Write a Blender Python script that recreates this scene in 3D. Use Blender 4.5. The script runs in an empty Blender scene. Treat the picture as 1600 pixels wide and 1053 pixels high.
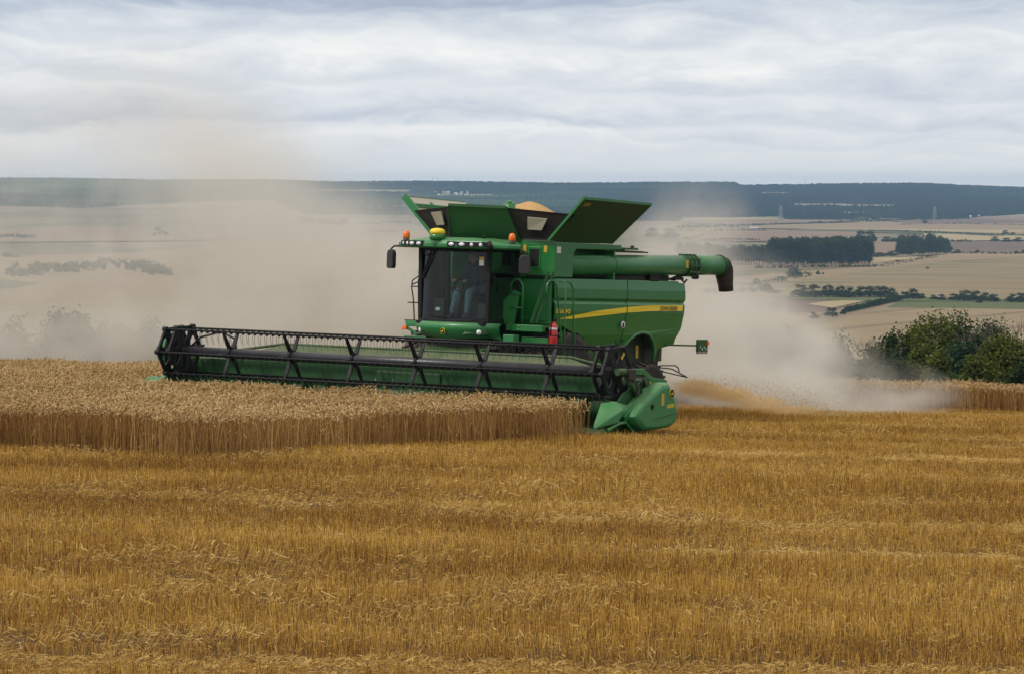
import bpy, bmesh, math, random
import numpy as np
from mathutils import Vector, Matrix, Quaternion
R_ = math.radians
random.seed(7); RNG = np.random.default_rng(11)
scene = bpy.context.scene
COL = scene.collection

# ------------------------------------------------------------------ camera, world, sun, exposure
CAMZ = 4.55
cam_d = bpy.data.cameras.new('camera'); cam = bpy.data.objects.new('camera', cam_d); COL.objects.link(cam)
cam_d.sensor_width = 36.0; cam_d.lens = 36.0*5700.0/1600.0
cam_d.clip_start = 0.5; cam_d.clip_end = 60000.0
PITCH = math.atan(236.5/5700.0)
cam.location = (0, 0, CAMZ); cam.rotation_euler = (R_(90)-PITCH, 0, 0)
scene.camera = cam
scene.view_settings.view_transform = 'Standard'; scene.view_settings.look = 'None'
scene.view_settings.exposure = 0.13; scene.view_settings.gamma = 1.0
scene.render.engine = 'CYCLES'
cy = scene.cycles
cy.volume_bounces = 3; cy.max_bounces = 10; cy.diffuse_bounces = 3; cy.glossy_bounces = 3
cy.transparent_max_bounces = 24; cy.transmission_bounces = 6
cy.volume_step_rate = 1.0; cy.volume_max_steps = 256
cy.use_denoising = True
SUN_EL, SUN_AZ = R_(48), R_(-112)        # azimuth measured from +Y towards +X: from the left, a little behind the camera
sd = bpy.data.lights.new('sun', 'SUN'); sd.energy = 1.9; sd.angle = R_(10); sd.color = (1.0, .95, .87)
sun = bpy.data.objects.new('sun', sd); COL.objects.link(sun)
sdir = Vector((math.sin(SUN_AZ)*math.cos(SUN_EL), math.cos(SUN_AZ)*math.cos(SUN_EL), math.sin(SUN_EL)))
sun.rotation_euler = sdir.to_track_quat('Z', 'Y').to_euler(); sun.location = (-20, 0, 40)

class NT:
    """small helper to write node trees"""
    def __init__(s, nt): s.nt = nt
    def n(s, t, **kw):
        x = s.nt.nodes.new(t)
        for k, v in kw.items():
            if k == 'inp':
                for a, b in v.items():
                    if isinstance(b, bpy.types.NodeSocket): s.nt.links.new(b, x.inputs[a])
                    else: x.inputs[a].default_value = b
            else: setattr(x, k, v)
        return x
    def math(s, op, a, b=0.0, c=0.0, clamp=False):
        x = s.n('ShaderNodeMath', operation=op, use_clamp=clamp, inp={0: a, 1: b})
        if op in ('MULTIPLY_ADD',): s._set(x, 2, c)
        return x.outputs[0]
    def _set(s, x, i, v):
        if isinstance(v, bpy.types.NodeSocket): s.nt.links.new(v, x.inputs[i])
        else: x.inputs[i].default_value = v
    def vmath(s, op, a, b=(0, 0, 0), out=0):
        return s.n('ShaderNodeVectorMath', operation=op, inp={0: a, 1: b}).outputs[out]
    def noise(s, vec, scale, detail=3.0, rough=.5, out='Fac', dist=0.0):
        return s.n('ShaderNodeTexNoise', inp={'Vector': vec, 'Scale': scale, 'Detail': detail, 'Roughness': rough, 'Distortion': dist}).outputs[out]
    def mapr(s, v, a, b, c=0.0, d=1.0, smooth=False):
        x = s.n('ShaderNodeMapRange', inp={0: v, 1: a, 2: b, 3: c, 4: d})
        if smooth: x.interpolation_type = 'SMOOTHSTEP'
        return x.outputs[0]
    def mix(s, f, a, b, mode='MIX'):
        x = s.n('ShaderNodeMix', data_type='RGBA', blend_type=mode, inp={0: f})
        s._set(x, 6, a); s._set(x, 7, b); return x.outputs[2]
    def ramp(s, f, stops):
        x = s.n('ShaderNodeValToRGB', inp={0: f}); e = x.color_ramp.elements
        while len(e) < len(stops): e.new(.5)
        for i, (p, c) in enumerate(stops): e[i].position = p; e[i].color = (*c, 1)
        return x.outputs[0]
    def link(s, a, b): s.nt.links.new(a, b)

world = bpy.data.worlds.new('World'); scene.world = world; world.use_nodes = True
w = NT(world.node_tree); world.node_tree.nodes.clear()
tc = w.n('ShaderNodeTexCoord').outputs['Generated']
sky = w.n('ShaderNodeTexSky', sky_type='NISHITA', sun_disc=False, sun_elevation=SUN_EL, sun_rotation=SUN_AZ).outputs[0]
sx = w.n('ShaderNodeSeparateXYZ', inp={0: tc})
zz = w.math('MAXIMUM', sx.outputs[2], 0.0)
dx_, dz_ = sx.outputs[0], zz
def dirvec(a, b, c): return w.n('ShaderNodeCombineXYZ', inp={0: w.math('MULTIPLY', dx_, a), 1: w.math('MULTIPLY', dz_, b), 2: w.math('MULTIPLY_ADD', sx.outputs[1], 3.0, c)}).outputs[0]
big = w.noise(dirvec(8.5, 30, 1.9), 1.0, 4.0, .55)                    # slow swell of the cloud banks
edge_n = w.noise(dirvec(30, 92, 5.0), 1.0, 9.0, .62, dist=.4)      # billowing edges
fine = w.noise(dirvec(34, 150, 2.0), 1.0, 6.0, .6)
lg = w.math('LOGARITHM', w.math('MULTIPLY_ADD', zz, 55.0, 1.0), 2.71828)
ph = w.math('ADD', w.math('MULTIPLY', lg, 3.1), w.math('ADD', w.math('MULTIPLY', big, 3.0), w.math('MULTIPLY', edge_n, 1.3)))
fr0 = w.math('FRACT', ph)
# each bank: shadowed base low down, rising to a sunlit crest, then the base of the next bank
fr1 = w.math('FRACT', w.math('ADD', w.math('MULTIPLY', lg, 1.9), w.math('ADD', w.math('MULTIPLY', w.noise(dirvec(3.5, 26, 7.7), 1.0, 3.0, .5), 2.6), w.math('MULTIPLY', edge_n, .7))))
saw = w.mapr(fr0, 0.0, .80, 0.0, 1.0, True); saw = w.math('MULTIPLY', saw, w.mapr(fr0, .74, 1.0, 1.0, 0.0, True))
saw1 = w.mapr(fr1, 0.0, .95, 0.0, 1.0, True); saw1 = w.math('MULTIPLY', saw1, w.mapr(fr1, .90, 1.0, 1.0, 0.0, True))
val = w.math('ADD', w.math('MULTIPLY', saw, .15), w.math('MULTIPLY', saw1, .18))
val = w.math('ADD', val, w.math('ADD', w.math('MULTIPLY', fine, .20), w.math('MULTIPLY', edge_n, .42)))
elev = w.mapr(zz, 0.0, .052, 0.0, 1.0)
val = w.math('ADD', val, w.n('ShaderNodeFloatCurve', inp={1: elev}).outputs[0])
_fcn = val.node
fc = val.node.inputs[1].links[0].from_node.mapping
cpts = [(0, .53), (.2, .52), (.45, .54), (.6, .60), (.72, .52), (.85, .42), (.93, .30), (1, .20)]
crv = fc.curves[0]
while len(crv.points) < len(cpts): crv.points.new(.5, .5)
for i, (a, b) in enumerate(cpts): crv.points[i].location = (a, b)
fc.update()
glow = w.n('ShaderNodeVectorMath', operation='LENGTH', inp={0: w.vmath('MULTIPLY', w.vmath('SUBTRACT', tc, (.055, 1.0, .028)), (8.0, 0.0, 42.0))}).outputs['Value']
val = w.math('ADD', val, w.mapr(glow, 1.3, 0.0, 0.0, .07, True))
ccol = w.ramp(w.math('SUBTRACT', val, .44), [(0.18, (.36, .42, .53)), (.36, (.48, .535, .625)), (.50, (.60, .645, .70)), (.64, (.70, .73, .76)), (.80, (.84, .845, .83))])
crv_low = w.mix(w.mapr(sx.outputs[2], 0.0, .020, .9, 0, True), ccol, (.72, .735, .725, 1))
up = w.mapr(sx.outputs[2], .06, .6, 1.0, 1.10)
crv_low = w.mix(w.mapr(sx.outputs[2], .07, .30, 0, .85), crv_low, (.74, .71, .645, 1))     # unseen overhead sky tinted warm, added to warm the light on the scene
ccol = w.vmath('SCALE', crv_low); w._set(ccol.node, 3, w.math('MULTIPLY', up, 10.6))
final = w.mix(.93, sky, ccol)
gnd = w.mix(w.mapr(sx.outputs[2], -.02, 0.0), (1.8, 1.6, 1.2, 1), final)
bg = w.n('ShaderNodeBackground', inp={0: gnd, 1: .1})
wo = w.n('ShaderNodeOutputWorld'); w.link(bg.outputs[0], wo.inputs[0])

# ------------------------------------------------------------------ helpers
def tag(o, label=None, cat=None, group=None, kind=None):
    if label: o['label'] = label
    if cat: o['category'] = cat
    if group: o['group'] = group
    if kind: o['kind'] = kind
    return o
def empty(name, loc=(0, 0, 0), rot=(0, 0, 0), mat=None):
    o = bpy.data.objects.new(name, None); COL.objects.link(o)
    if mat is not None: o.matrix_world = mat
    else: o.location = loc; o.rotation_euler = rot
    o.empty_display_size = .3
    return o
def np_mesh(name, V, F, mats=(), smooth=False, attrs=None, fm=None):
    """V (n,3), F (m,k) one face size; attrs {name: per-vertex float}"""
    V = np.asarray(V, np.float32); F = np.asarray(F, np.int32)
    me = bpy.data.meshes.new(name)
    me.vertices.add(len(V)); me.vertices.foreach_set('co', V.ravel())
    k = F.shape[1]
    me.loops.add(F.size); me.loops.foreach_set('vertex_index', F.ravel())
    me.polygons.add(len(F)); me.polygons.foreach_set('loop_start', np.arange(0, F.size, k, dtype=np.int32))
    for a, b in (attrs or {}).items():
        at = me.attributes.new(a, 'FLOAT', 'POINT'); at.data.foreach_set('value', np.asarray(b, np.float32))
    for m in mats: me.materials.append(m)
    if fm is not None: me.polygons.foreach_set('material_index', np.asarray(fm, np.int32))
    me.update(calc_edges=True); me.validate()
    if smooth: me.polygons.foreach_set('use_smooth', np.ones(len(F), bool))
    return me
def link(name, me, parent=None, loc=None, rot=None):
    o = bpy.data.objects.new(name, me); COL.objects.link(o)
    if parent: o.parent = parent
    if loc: o.location = loc
    if rot: o.rotation_euler = rot
    return o
ZOFF = 0.13
class MB:
    """collects shapes in one bmesh -> ONE mesh object"""
    def __init__(s): s.bm = bmesh.new()
    def box(s, c, d, rot=None):
        m = Matrix.Translation(c)
        if rot: m = m @ Matrix.Rotation(rot[2], 4, 'Z') @ Matrix.Rotation(rot[1], 4, 'Y') @ Matrix.Rotation(rot[0], 4, 'X')
        bmesh.ops.create_cube(s.bm, size=1, matrix=m @ Matrix.Diagonal((*d, 1))); return s
    def bar(s, a, b, w_, h=None, taper=1.0, up=(0, 0, 1)):
        a, b = Vector(a), Vector(b); h = h or w_
        z = (b-a).normalized(); u_ = Vector(up)
        if abs(z.dot(u_)) > .98: u_ = Vector((1, 0, 0))
        x = z.cross(u_).normalized(); y = z.cross(x)
        vs = []
        for p, k in ((a, 1), (b, taper)):
            for i, j in ((-1, -1), (1, -1), (1, 1), (-1, 1)):
                vs.append(s.bm.verts.new(p + x*i*w_/2*k + y*j*h/2*k))
        for f in ((3, 2, 1, 0), (4, 5, 6, 7), (0, 1, 5, 4), (1, 2, 6, 5), (2, 3, 7, 6), (3, 0, 4, 7)):
            s.bm.faces.new([vs[i] for i in f])
        return s
    def tube(s, pts, r, n=10, cap=True, r2=None):
        pts = [Vector(p) for p in pts]; rings = []
        rad = r if isinstance(r, (list, tuple)) else [r]*len(pts)
        prev = None
        for i, p in enumerate(pts):
            t = ((pts[min(i+1, len(pts)-1)]-p).normalized() + (p-pts[max(i-1, 0)]).normalized()) if 0 < i < len(pts)-1 else (pts[min(i+1, len(pts)-1)]-pts[max(i-1, 0)])
            t.normalize()
            if prev is None:
                u_ = Vector((0, 0, 1)) if abs(t.z) < .9 else Vector((1, 0, 0))
                x = t.cross(u_).normalized()
            else: x = (prev - t*prev.dot(t)).normalized()
            prev = x; y = t.cross(x)
            rings.append([s.bm.verts.new(p + (x*math.cos(a)+y*math.sin(a))*rad[i]) for a in [2*math.pi*k/n for k in range(n)]])
        for A, B in zip(rings, rings[1:]):
            for k in range(n):
                f = s.bm.faces.new((A[k], B[k], B[(k+1) % n], A[(k+1) % n])); f.smooth = True
        if cap:
            s.bm.faces.new(rings[0]); s.bm.faces.new(rings[-1][::-1])
        return s
    def prism(s, poly, axis, a, b):
        """poly of 2-D points in the two other axes (in xyz order), extruded along axis from a to b"""
        def P(q, t):
            l = list(q); l.insert(axis, t); return l
        A = [s.bm.verts.new(P(q, a)) for q in poly]; B = [s.bm.verts.new(P(q, b)) for q in poly]
        n = len(poly); s.bm.faces.new(A[::-1]); s.bm.faces.new(B)
        for i in range(n): s.bm.faces.new((A[i], A[(i+1) % n], B[(i+1) % n], B[i]))
        return s
    def hull(s, pts):
        vs = [s.bm.verts.new(p) for p in pts]
        r = bmesh.ops.convex_hull(s.bm, input=vs)
        bad = [v_ for v_ in vs if v_.is_valid and not v_.link_faces]
        if bad: bmesh.ops.delete(s.bm, geom=bad, context='VERTS')
        return s
    def lathe(s, prof, o=(0, 0, 0), axis='Z', n=20, smooth=True):
        rings = []
        for (r, h) in prof:
            ring = []
            for k in range(n):
                a = 2*math.pi*k/n; c, d = r*math.cos(a), r*math.sin(a)
                p = {'Z': (c, d, h), 'X': (h, c, d), 'Y': (c, h, d)}[axis]
                ring.append(s.bm.verts.new(Vector(p)+Vector(o)))
            rings.append(ring)
        for A, B in zip(rings, rings[1:]):
            for k in range(n):
                f = s.bm.faces.new((A[k], A[(k+1) % n], B[(k+1) % n], B[k])); f.smooth = smooth
        if prof[0][0] > 1e-4: s.bm.faces.new(rings[0])
        if prof[-1][0] > 1e-4: s.bm.faces.new(rings[-1])
        return s
    def slab(s, quad, th, grid=None):
        """flat or ruled panel from 3-D points, thickened along its normal"""
        q = [Vector(p) for p in quad]
        n = (q[1]-q[0]).cross(q[2]-q[0]).normalized()
        A = [s.bm.verts.new(p+n*th/2) for p in q]; B = [s.bm.verts.new(p-n*th/2) for p in q]
        m = len(q); s.bm.faces.new(A); s.bm.faces.new(B[::-1])
        for i in range(m): s.bm.faces.new((A[(i+1) % m], A[i], B[i], B[(i+1) % m]))
        return s
    def build(s, name, mat, parent=None, bevel=0, zoff=None, smooth=False, seg=2):
        zo = ZOFF if zoff is None else zoff
        bmesh.ops.remove_doubles(s.bm, verts=s.bm.verts, dist=1e-5)
        bmesh.ops.recalc_face_normals(s.bm, faces=s.bm.faces)
        if zo: bmesh.ops.translate(s.bm, verts=s.bm.verts, vec=(0, 0, -zo))
        me = bpy.data.meshes.new(name); s.bm.to_mesh(me); s.bm.free()
        for m in (mat if isinstance(mat, (list, tuple)) else [mat]): me.materials.append(m)
        if smooth:
            for p in me.polygons: p.use_smooth = True
        o = link(name, me, parent)
        if bevel:
            b = o.modifiers.new('bevel', 'BEVEL'); b.width = bevel; b.segments = seg; b.limit_method = 'ANGLE'; b.angle_limit = R_(35)
            b.harden_normals = False
        return o

def material(name):
    m = bpy.data.materials.new(name); m.use_nodes = True; m.node_tree.nodes.clear()
    t = NT(m.node_tree); out = t.n('ShaderNodeOutputMaterial'); return m, t, out
def paint(name, col, rough=.4, metal=0.0, var=.12, dust=.0, dustcol=(.34, .27, .17), scale=3.0, coat=0.0, bump=0.0, spec=.5):
    m, t, out = material(name)
    co = t.n('ShaderNodeTexCoord').outputs['Object']
    n1 = t.noise(co, scale, 5, .6); n2 = t.noise(co, scale*7, 4, .6)
    f = t.math('MULTIPLY_ADD', n1, var*2, 1-var)
    c = t.vmath('SCALE', (*col[:3],)); t._set(c.node, 3, f)
    rg = t.mapr(n2, .3, .7, rough*.85, min(1, rough*1.2))
    if dust > 0:
        nz = t.n('ShaderNodeSeparateXYZ', inp={0: t.n('ShaderNodeNewGeometry').outputs['Normal']}).outputs[2]
        up = t.mapr(nz, .2, 1.0, 0.0, .8)
        blot = t.math('MULTIPLY', t.mapr(n1, .35, .75, .25, 1.0), t.mapr(n2, .3, .75, .5, 1.1))
        df = t.math('MULTIPLY', t.math('MULTIPLY_ADD', up, 2.6, .45), t.math('MULTIPLY', blot, dust), clamp=True)
        c = t.mix(df, c, (*dustcol, 1)); rg = t.math('ADD', rg, t.math('MULTIPLY', df, .5), clamp=True)
    b = t.n('ShaderNodeBsdfPrincipled', inp={'Base Color': c, 'Roughness': rg, 'Metallic': metal, 'Coat Weight': coat, 'Coat Roughness': .15, 'Specular IOR Level': spec})
    if bump:
        bp = t.n('ShaderNodeBump', inp={'Strength': bump, 'Distance': .01, 'Height': n2}); t.link(bp.outputs[0], b.inputs['Normal'])
    t.link(b.outputs[0], out.inputs[0]); return m
M = {}
M['green'] = paint('green_paint', (.009, .165, .028), .34, var=.16, dust=.08, coat=.3)
M['green_dusty'] = paint('dusty_green_paint', (.022, .075, .025), .6, var=.12, dust=.55, dustcol=(.19, .18, .10))
M['green_dark'] = paint('dark_green_paint', (.008, .078, .016), .5, var=.15, dust=.14)
M['green_poly'] = paint('green_plastic', (.022, .20, .058), .40, var=.12, dust=.15, coat=.15)
M['black'] = paint('black_paint', (.008, .008, .010), .6, var=.2, dust=.03, spec=.3)
M['reel_grey'] = paint('reel_paint', (.020, .021, .030), .34, var=.15, dust=.07)
M['plastic'] = paint('black_plastic', (.025, .025, .028), .55, var=.1, dust=.08)
M['rubber'] = paint('rubber', (.018, .018, .019), .8, var=.2, dust=.25, bump=.3)
M['spout'] = paint('worn_rubber_spout', (.035, .028, .024), .85, var=.3, dust=.35, dustcol=(.12, .085, .055))
M['yellow'] = paint('yellow_paint', (.88, .64, .02), .45, var=.05, dust=.08)
M['yellow_warn'] = paint('yellow_label', (.55, .36, .05), .5, var=.12, scale=30)
M['white'] = paint('white_label', (.7, .7, .68), .5, var=.05)
M['red'] = paint('red_enamel', (.55, .02, .025), .3, var=.1, coat=.4)
M['orange'] = paint('orange_lens', (.85, .16, .015), .18, var=.05, coat=.5)
M['steel'] = paint('bare_steel', (.35, .34, .33), .4, metal=.8, var=.15, dust=.2)
M['dark_metal'] = paint('grimy_dark_metal', (.03, .027, .024), .7, var=.3, dust=.45, dustcol=(.12, .09, .055))
M['canvas'] = paint('black_canvas', (.016, .013, .010), .9, var=.3, bump=.5)
M['tan_film'] = paint('clear_film_window', (.46, .41, .33), .4, var=.06)
M['lamp_lens'] = paint('lamp_lens', (.75, .77, .8), .12, var=.02, coat=.8)
M['grain'] = paint('wheat_grain', (.50, .30, .12), .9, var=.15, scale=8, bump=.6)
M['seat'] = paint('seat_fabric', (.03, .03, .032), .9)
M['skin'] = paint('skin', (.45, .26, .18), .55, var=.05)
M['shirt'] = paint('checked_shirt', (.035, .045, .07), .85, var=.3, scale=30)
M['jeans'] = paint('jeans', (.10, .15, .22), .85, var=.15, scale=20)
M['hair'] = paint('brown_hair', (.04, .022, .012), .7)
M['rim'] = paint('yellow_rim', (.70, .45, .02), .5, dust=.3)
M['grey_body'] = paint('grimy_green_metal', (.018, .035, .016), .7, dust=.35, dustcol=(.13, .11, .06))
def glass(name, tint, refl=.9):
    m, t, out = material(name)
    tr = t.n('ShaderNodeBsdfTransparent', inp={0: (*tint, 1)})
    gl = t.n('ShaderNodeBsdfGlossy', inp={0: (1, 1, 1, 1), 1: .03})
    fr = t.n('ShaderNodeFresnel', inp={0: 1.5}).outputs[0]
    mx = t.n('ShaderNodeMixShader', inp={0: t.math('MULTIPLY', fr, refl), 1: tr.outputs[0], 2: gl.outputs[0]})
    t.link(mx.outputs[0], out.inputs[0]); return m
M['glass'] = glass('cab_glass', (.74, .88, .80), .6)
M['glass_side'] = glass('side_cab_glass', (.74, .90, .82), 2.6)

# ------------------------------------------------------------------ ground shape
KC = .000508
def G(x, y):
    x = np.asarray(x, float); y = np.asarray(y, float)
    near = .13 - .02*60*np.tanh(x/60) - KC*np.clip(np.minimum(y, 168)-50, 0, None)**2 - .0009*np.clip(np.minimum(y, 120)-78, 0, None)**2 - .00033*np.clip(x, -60, 60)*np.clip(y-75, 0, 60) - .12*np.maximum(0, y-168)
    near = near + .02*np.sin(x*.9+y*.35)*np.clip((70-y)/30, 0, 1)*0 
    fl = -55.45
    k = 2.5
    return np.where(near > fl+18, near, fl + k*np.log1p(np.exp(np.clip((near-fl)/k, -30, 30))))
def Gf(x, y): return float(G(x, y))
def vp(px, py, z=-55.45):
    """where the line of sight of a surveyed bearing meets the valley floor"""
    c, s = math.cos(PITCH), math.sin(PITCH)
    a = (px-800)/5700.; b = -(py-526.5)/5700.
    d = Vector((a, c+b*s, -s+b*c)); t = (z-CAMZ)/d.z
    return Vector((0, 0, CAMZ)) + d*t
# ------------------------------------------------------------------ the combine harvester (local axes: +X its left side, -Y forward, +Z up)
MM = Matrix(((0.82352, 0.56639, 0.03198, -0.35649+.13*.03198), (-0.56713, 0.82331, 0.02286, 72.51808+.13*.02286), (-0.01338, -0.03696, 0.99923, -0.25045+.13*.99923), (0, 0, 0, 1)))
combine = empty('combine_harvester', mat=MM)
tag(combine, 'large green combine harvester with a wide black reel cutting the standing wheat', 'combine harvester')
def text_mesh(s, size, ext=.004, bold=0.0):
    cu = bpy.data.curves.new('lettering', 'FONT'); cu.body = s; cu.size = size; cu.extrude = ext; cu.offset = bold; cu.align_x = 'LEFT'
    o = bpy.data.objects.new('lettering', cu); COL.objects.link(o); bpy.context.view_layer.update()
    me = bpy.data.meshes.new_from_object(o.evaluated_get(bpy.context.evaluated_depsgraph_get()))
    bpy.data.objects.remove(o); return me
def text(s, size, org, xdir, ydir, mat, parent, width=None, ext=.004, bold=0.0, wrap=0):
    me = text_mesh(s, size, ext, bold); xs = [v_.co.x for v_ in me.vertices]
    k = (width/(max(xs)-min(xs))) if width else 1
    xd, yd = Vector(xdir).normalized(), Vector(ydir).normalized(); zd = xd.cross(yd); o = Vector(org)-Vector((0, 0, ZOFF))
    for v_ in me.vertices: v_.co = o + xd*v_.co.x*k + yd*v_.co.y + zd*v_.co.z
    if wrap:
        for v_ in me.vertices:
            y, z = v_.co.y, v_.co.z+ZOFF; v_.co.x = wrap*(xprof(z)+.009+.03*math.sin(max(0, min(1, (y+.5)/5))*math.pi)-.03*max(0, y-3.4)**2)
    me.materials.append(mat); return link('lettering', me, parent)
def emblem(c, r, xdir, ydir, parent):
    """round badge: dark disc, yellow rim, leaping deer shape"""
    xd, yd = Vector(xdir).normalized(), Vector(ydir).normalized(); zd = xd.cross(yd); c = Vector(c)
    def disc(rx, ry, z0, z1, n=18):
        m = MB(); A = [m.bm.verts.new(c+xd*rx*math.cos(2*math.pi*k/n)+yd*ry*math.sin(2*math.pi*k/n)+zd*z0) for k in range(n)]
        B = [m.bm.verts.new(v_.co+zd*(z1-z0)) for v_ in A]
        m.bm.faces.new(A[::-1]); m.bm.faces.new(B)
        for k in range(n): m.bm.faces.new((A[k], A[(k+1) % n], B[(k+1) % n], B[k]))
        return m
    e = disc(r*.9, r, 0, .012).build('emblem', M['yellow'], parent)
    disc(r*.8, r*.9, .012, .017).build('emblem_field', M['black'], e) if parent is not None and parent.parent is None else disc(r*.8, r*.9, .012, .017).build('emblem_field', M['black'], parent)
    deer = [(-.62, .02), (-.38, .12), (-.1, .1), (.18, .22), (.3, .5), (.16, .72), (.3, .66), (.44, .8), (.42, .55), (.62, .42), (.46, .38), (.36, .1), (.3, -.08), (.52, -.3), (.44, -.36), (.18, -.16), (-.18, -.2), (-.42, -.42), (-.62, -.66), (-.5, -.34), (-.52, -.14)]
    m = MB(); A = [m.bm.verts.new(c+xd*r*.8*a+yd*r*.85*b+zd*.021) for a, b in deer]
    m.bm.faces.new(A); m.build('emblem_deer', M['yellow'], e if parent.parent is None else parent)
    return e

# ---- inner body, front wall and engine deck
b = MB()
b.box((0, 1.9, 2.2), (2.5, 4.6, 1.7)); b.prism([(-.45, .95), (2.6, .95), (4.0, 1.25), (4.15, 1.7), (4.1, 2.6), (-.45, 2.6)], 0, -1.2, 1.2)
b.box((0, 3.2, 3.0), (2.6, 2.2, .25)); b.build('body', M['green_dark'], combine, bevel=.02)
wl = MB()
wl.box((1.25, -.47, 3.36), (.78, .06, .72)); wl.box((-1.0, -.40, 3.26), (.5, .06, .5))
for s in (-1, 1): wl.box((s*1.22, -.46, 2.53), (.74, .06, .88))
wl.box((0, -.44, 3.0), (1.7, .05, 1.6)); fw = wl.build('front_wall', M['green'], combine, bevel=.012)
for s in (1, -1):
    d_ = MB(); d_.box((s*1.2, -.50, 2.55), (.56, .02, .74)); d_.box((s*1.2, -.515, 2.18), (.62, .03, .05)); d_.build('access_door', M['green'], combine, bevel=.02)
f_ = MB(); f_.box((1.18, -.508, 3.385), (.30, .02, .43)); f_.build('window_frame', M['green'], fw, bevel=.01)
f_ = MB(); f_.box((1.185, -.52, 3.385), (.22, .015, .34)); f_.build('tank_window', M['black'], fw, bevel=.02)
for x, z, h in ((.95, 3.55, .16), (1.44, 3.56, .13)):
    f_ = MB(); f_.box((x, -.505, z), (.075, .008, h)); f_.build('warning_label', M['yellow_warn'], fw)
for s in (1, -1): f_ = MB(); f_.box((s*1.3, -.505, 3.02), (.6, .05, .05)); f_.build('ledge', M['black'], fw)

# ---- grain tank sides, auger recess, deck rails
g = MB()
for s in (-1, 1):
    X0, X1 = (1.62, 1.66) if s > 0 else (-1.66, -1.62)
    g.prism([(-.5, 3.02), (-.5, 3.70), (1.9, 3.70), (1.9, 3.60), (.26, 3.58), (.17, 3.50), (.15, 3.02)] if s > 0 else [(.2, 3.02), (.2, 3.68), (1.9, 3.70), (1.9, 3.02)], 0, X0, X1)
g.box((.42, -.455, 3.70), (2.4, .05, .06)); g.box((0, 1.75, 3.3), (3.2, .05, .8)); g.box((0, .7, 3.05), (2.6, 2.2, .06))
g.box((1.12, .7, 3.35), (.04, 2.3, .62)); g.box((-1.12, .7, 3.35), (.04, 2.3, .62))
g.box((1.3, .75, 3.63), (.4, 2.3, .04)); g.box((-1.3, .75, 3.63), (.4, 2.3, .04))
tank = g.build('grain_tank', M['green'], combine, bevel=.012)
f_ = MB(); f_.box((1.664, -.37, 3.55), (.008, .14, .13)); f_.build('white_label', M['white'], tank)
g = MB(); g.box((1.5, 2.2, 3.63), (.25, .75, .04)); g.box((1.52, 2.15, 3.58), (.1, 1.4, .03)); g.box((1.3, 2.7, 3.57), (.4, .9, .03)); g.box((1.45, 2.62, 3.66), (.06, .06, .08)); g.box((1.5, 1.2, 3.60), (.1, 2.0, .04))
g.build('deck_rail', M['green_dark'], combine, bevel=.006)
def flap(q, name='tank_flap', mat='green_dark', th=.03, ribs=0):
    m = MB(); m.slab(q, th); o = m.build(name, M[mat], combine)
    return o
L0, L1, TL0, TL1 = (1.65, -.72, 3.73), (1.65, 1.52, 3.72), (2.50, -.80, 4.56), (2.50, 1.62, 4.52)
fl = flap([L0, L1, TL1, TL0]); 
m = MB()
for a, b_ in ((TL0, TL1), (TL0, L0), (TL1, L1)): m.bar(a, b_, .03, .05)
m.build('flap_edge', M['green'], fl)
flL = text('S690', .14, (2.36, -.66, 4.42), (0, 1, 0), (.7, 0, .71), M['yellow_warn'], fl, ext=.02, width=.22)
m_ = lambda p: (-p[0], p[1], p[2])
L0r, L1r, TL0r, TL1r = (-1.65, -.62, 3.73), (-1.65, 1.52, 3.72), (-2.52, .05, 4.55), (-2.48, 2.6, 4.50)
TL0r = (-2.50, -.10, 4.55); TL1r = (-2.50, 2.3, 4.50)
fr_ = flap([(-1.65, .17, 3.70), L1r, TL1r, (-2.50, .15, 4.55)], mat='tan_film', th=.02)
m = MB(); m.bar((-1.62, .17, 3.68), (-2.50, .15, 4.56), .05, .14); m.bar((-2.50, .15, 4.55), (-2.50, 2.3, 4.50), .03, .03)
m.bar((-2.28, .2, 4.38), (-2.26, 2.2, 4.34), .05, .07); m.bar((-2.38, .9, 4.44), (-1.9, .9, 4.0), .05, .05); m.bar((-1.65, .17, 3.72), (-1.65, 1.5, 3.73), .05, .07)
m.build('flap_frame', M['green_poly'], fr_)
# front flap, leaning forward; rear flap leaning back
F0, F1, F2, F3 = (-.84, -.5, 3.72), (.84, -.5, 3.72), (.76, -.92, 4.35), (-.62, -.92, 4.38)
ff = flap([F0, F1, F2, F3]); m = MB(); m.bar(F2, F3, .04, .05); m.bar(F1, F2, .03, .05); m.bar(F0, F3, .03, .05); m.build('flap_edge', M['green_dark'], ff)
B0, B1, B2, B3 = (-1.2, 1.78, 3.72), (1.2, 1.78, 3.72), (1.35, 2.1, 4.22), (-1.35, 2.1, 4.22)
rf = flap([B0, B1, B2, B3]); m = MB(); m.bar(B2, B3, .04, .05); m.build('flap_edge', M['green_dark'], rf)
def canvas_panel(pts, win, name='canvas_corner'):
    m = MB(); m.slab(pts, .015); o = m.build(name, M['canvas'], combine)
    m = MB(); m.slab(win, .022); m.build('film_window', M['tan_film'], o, bevel=.0)
    return o
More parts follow.
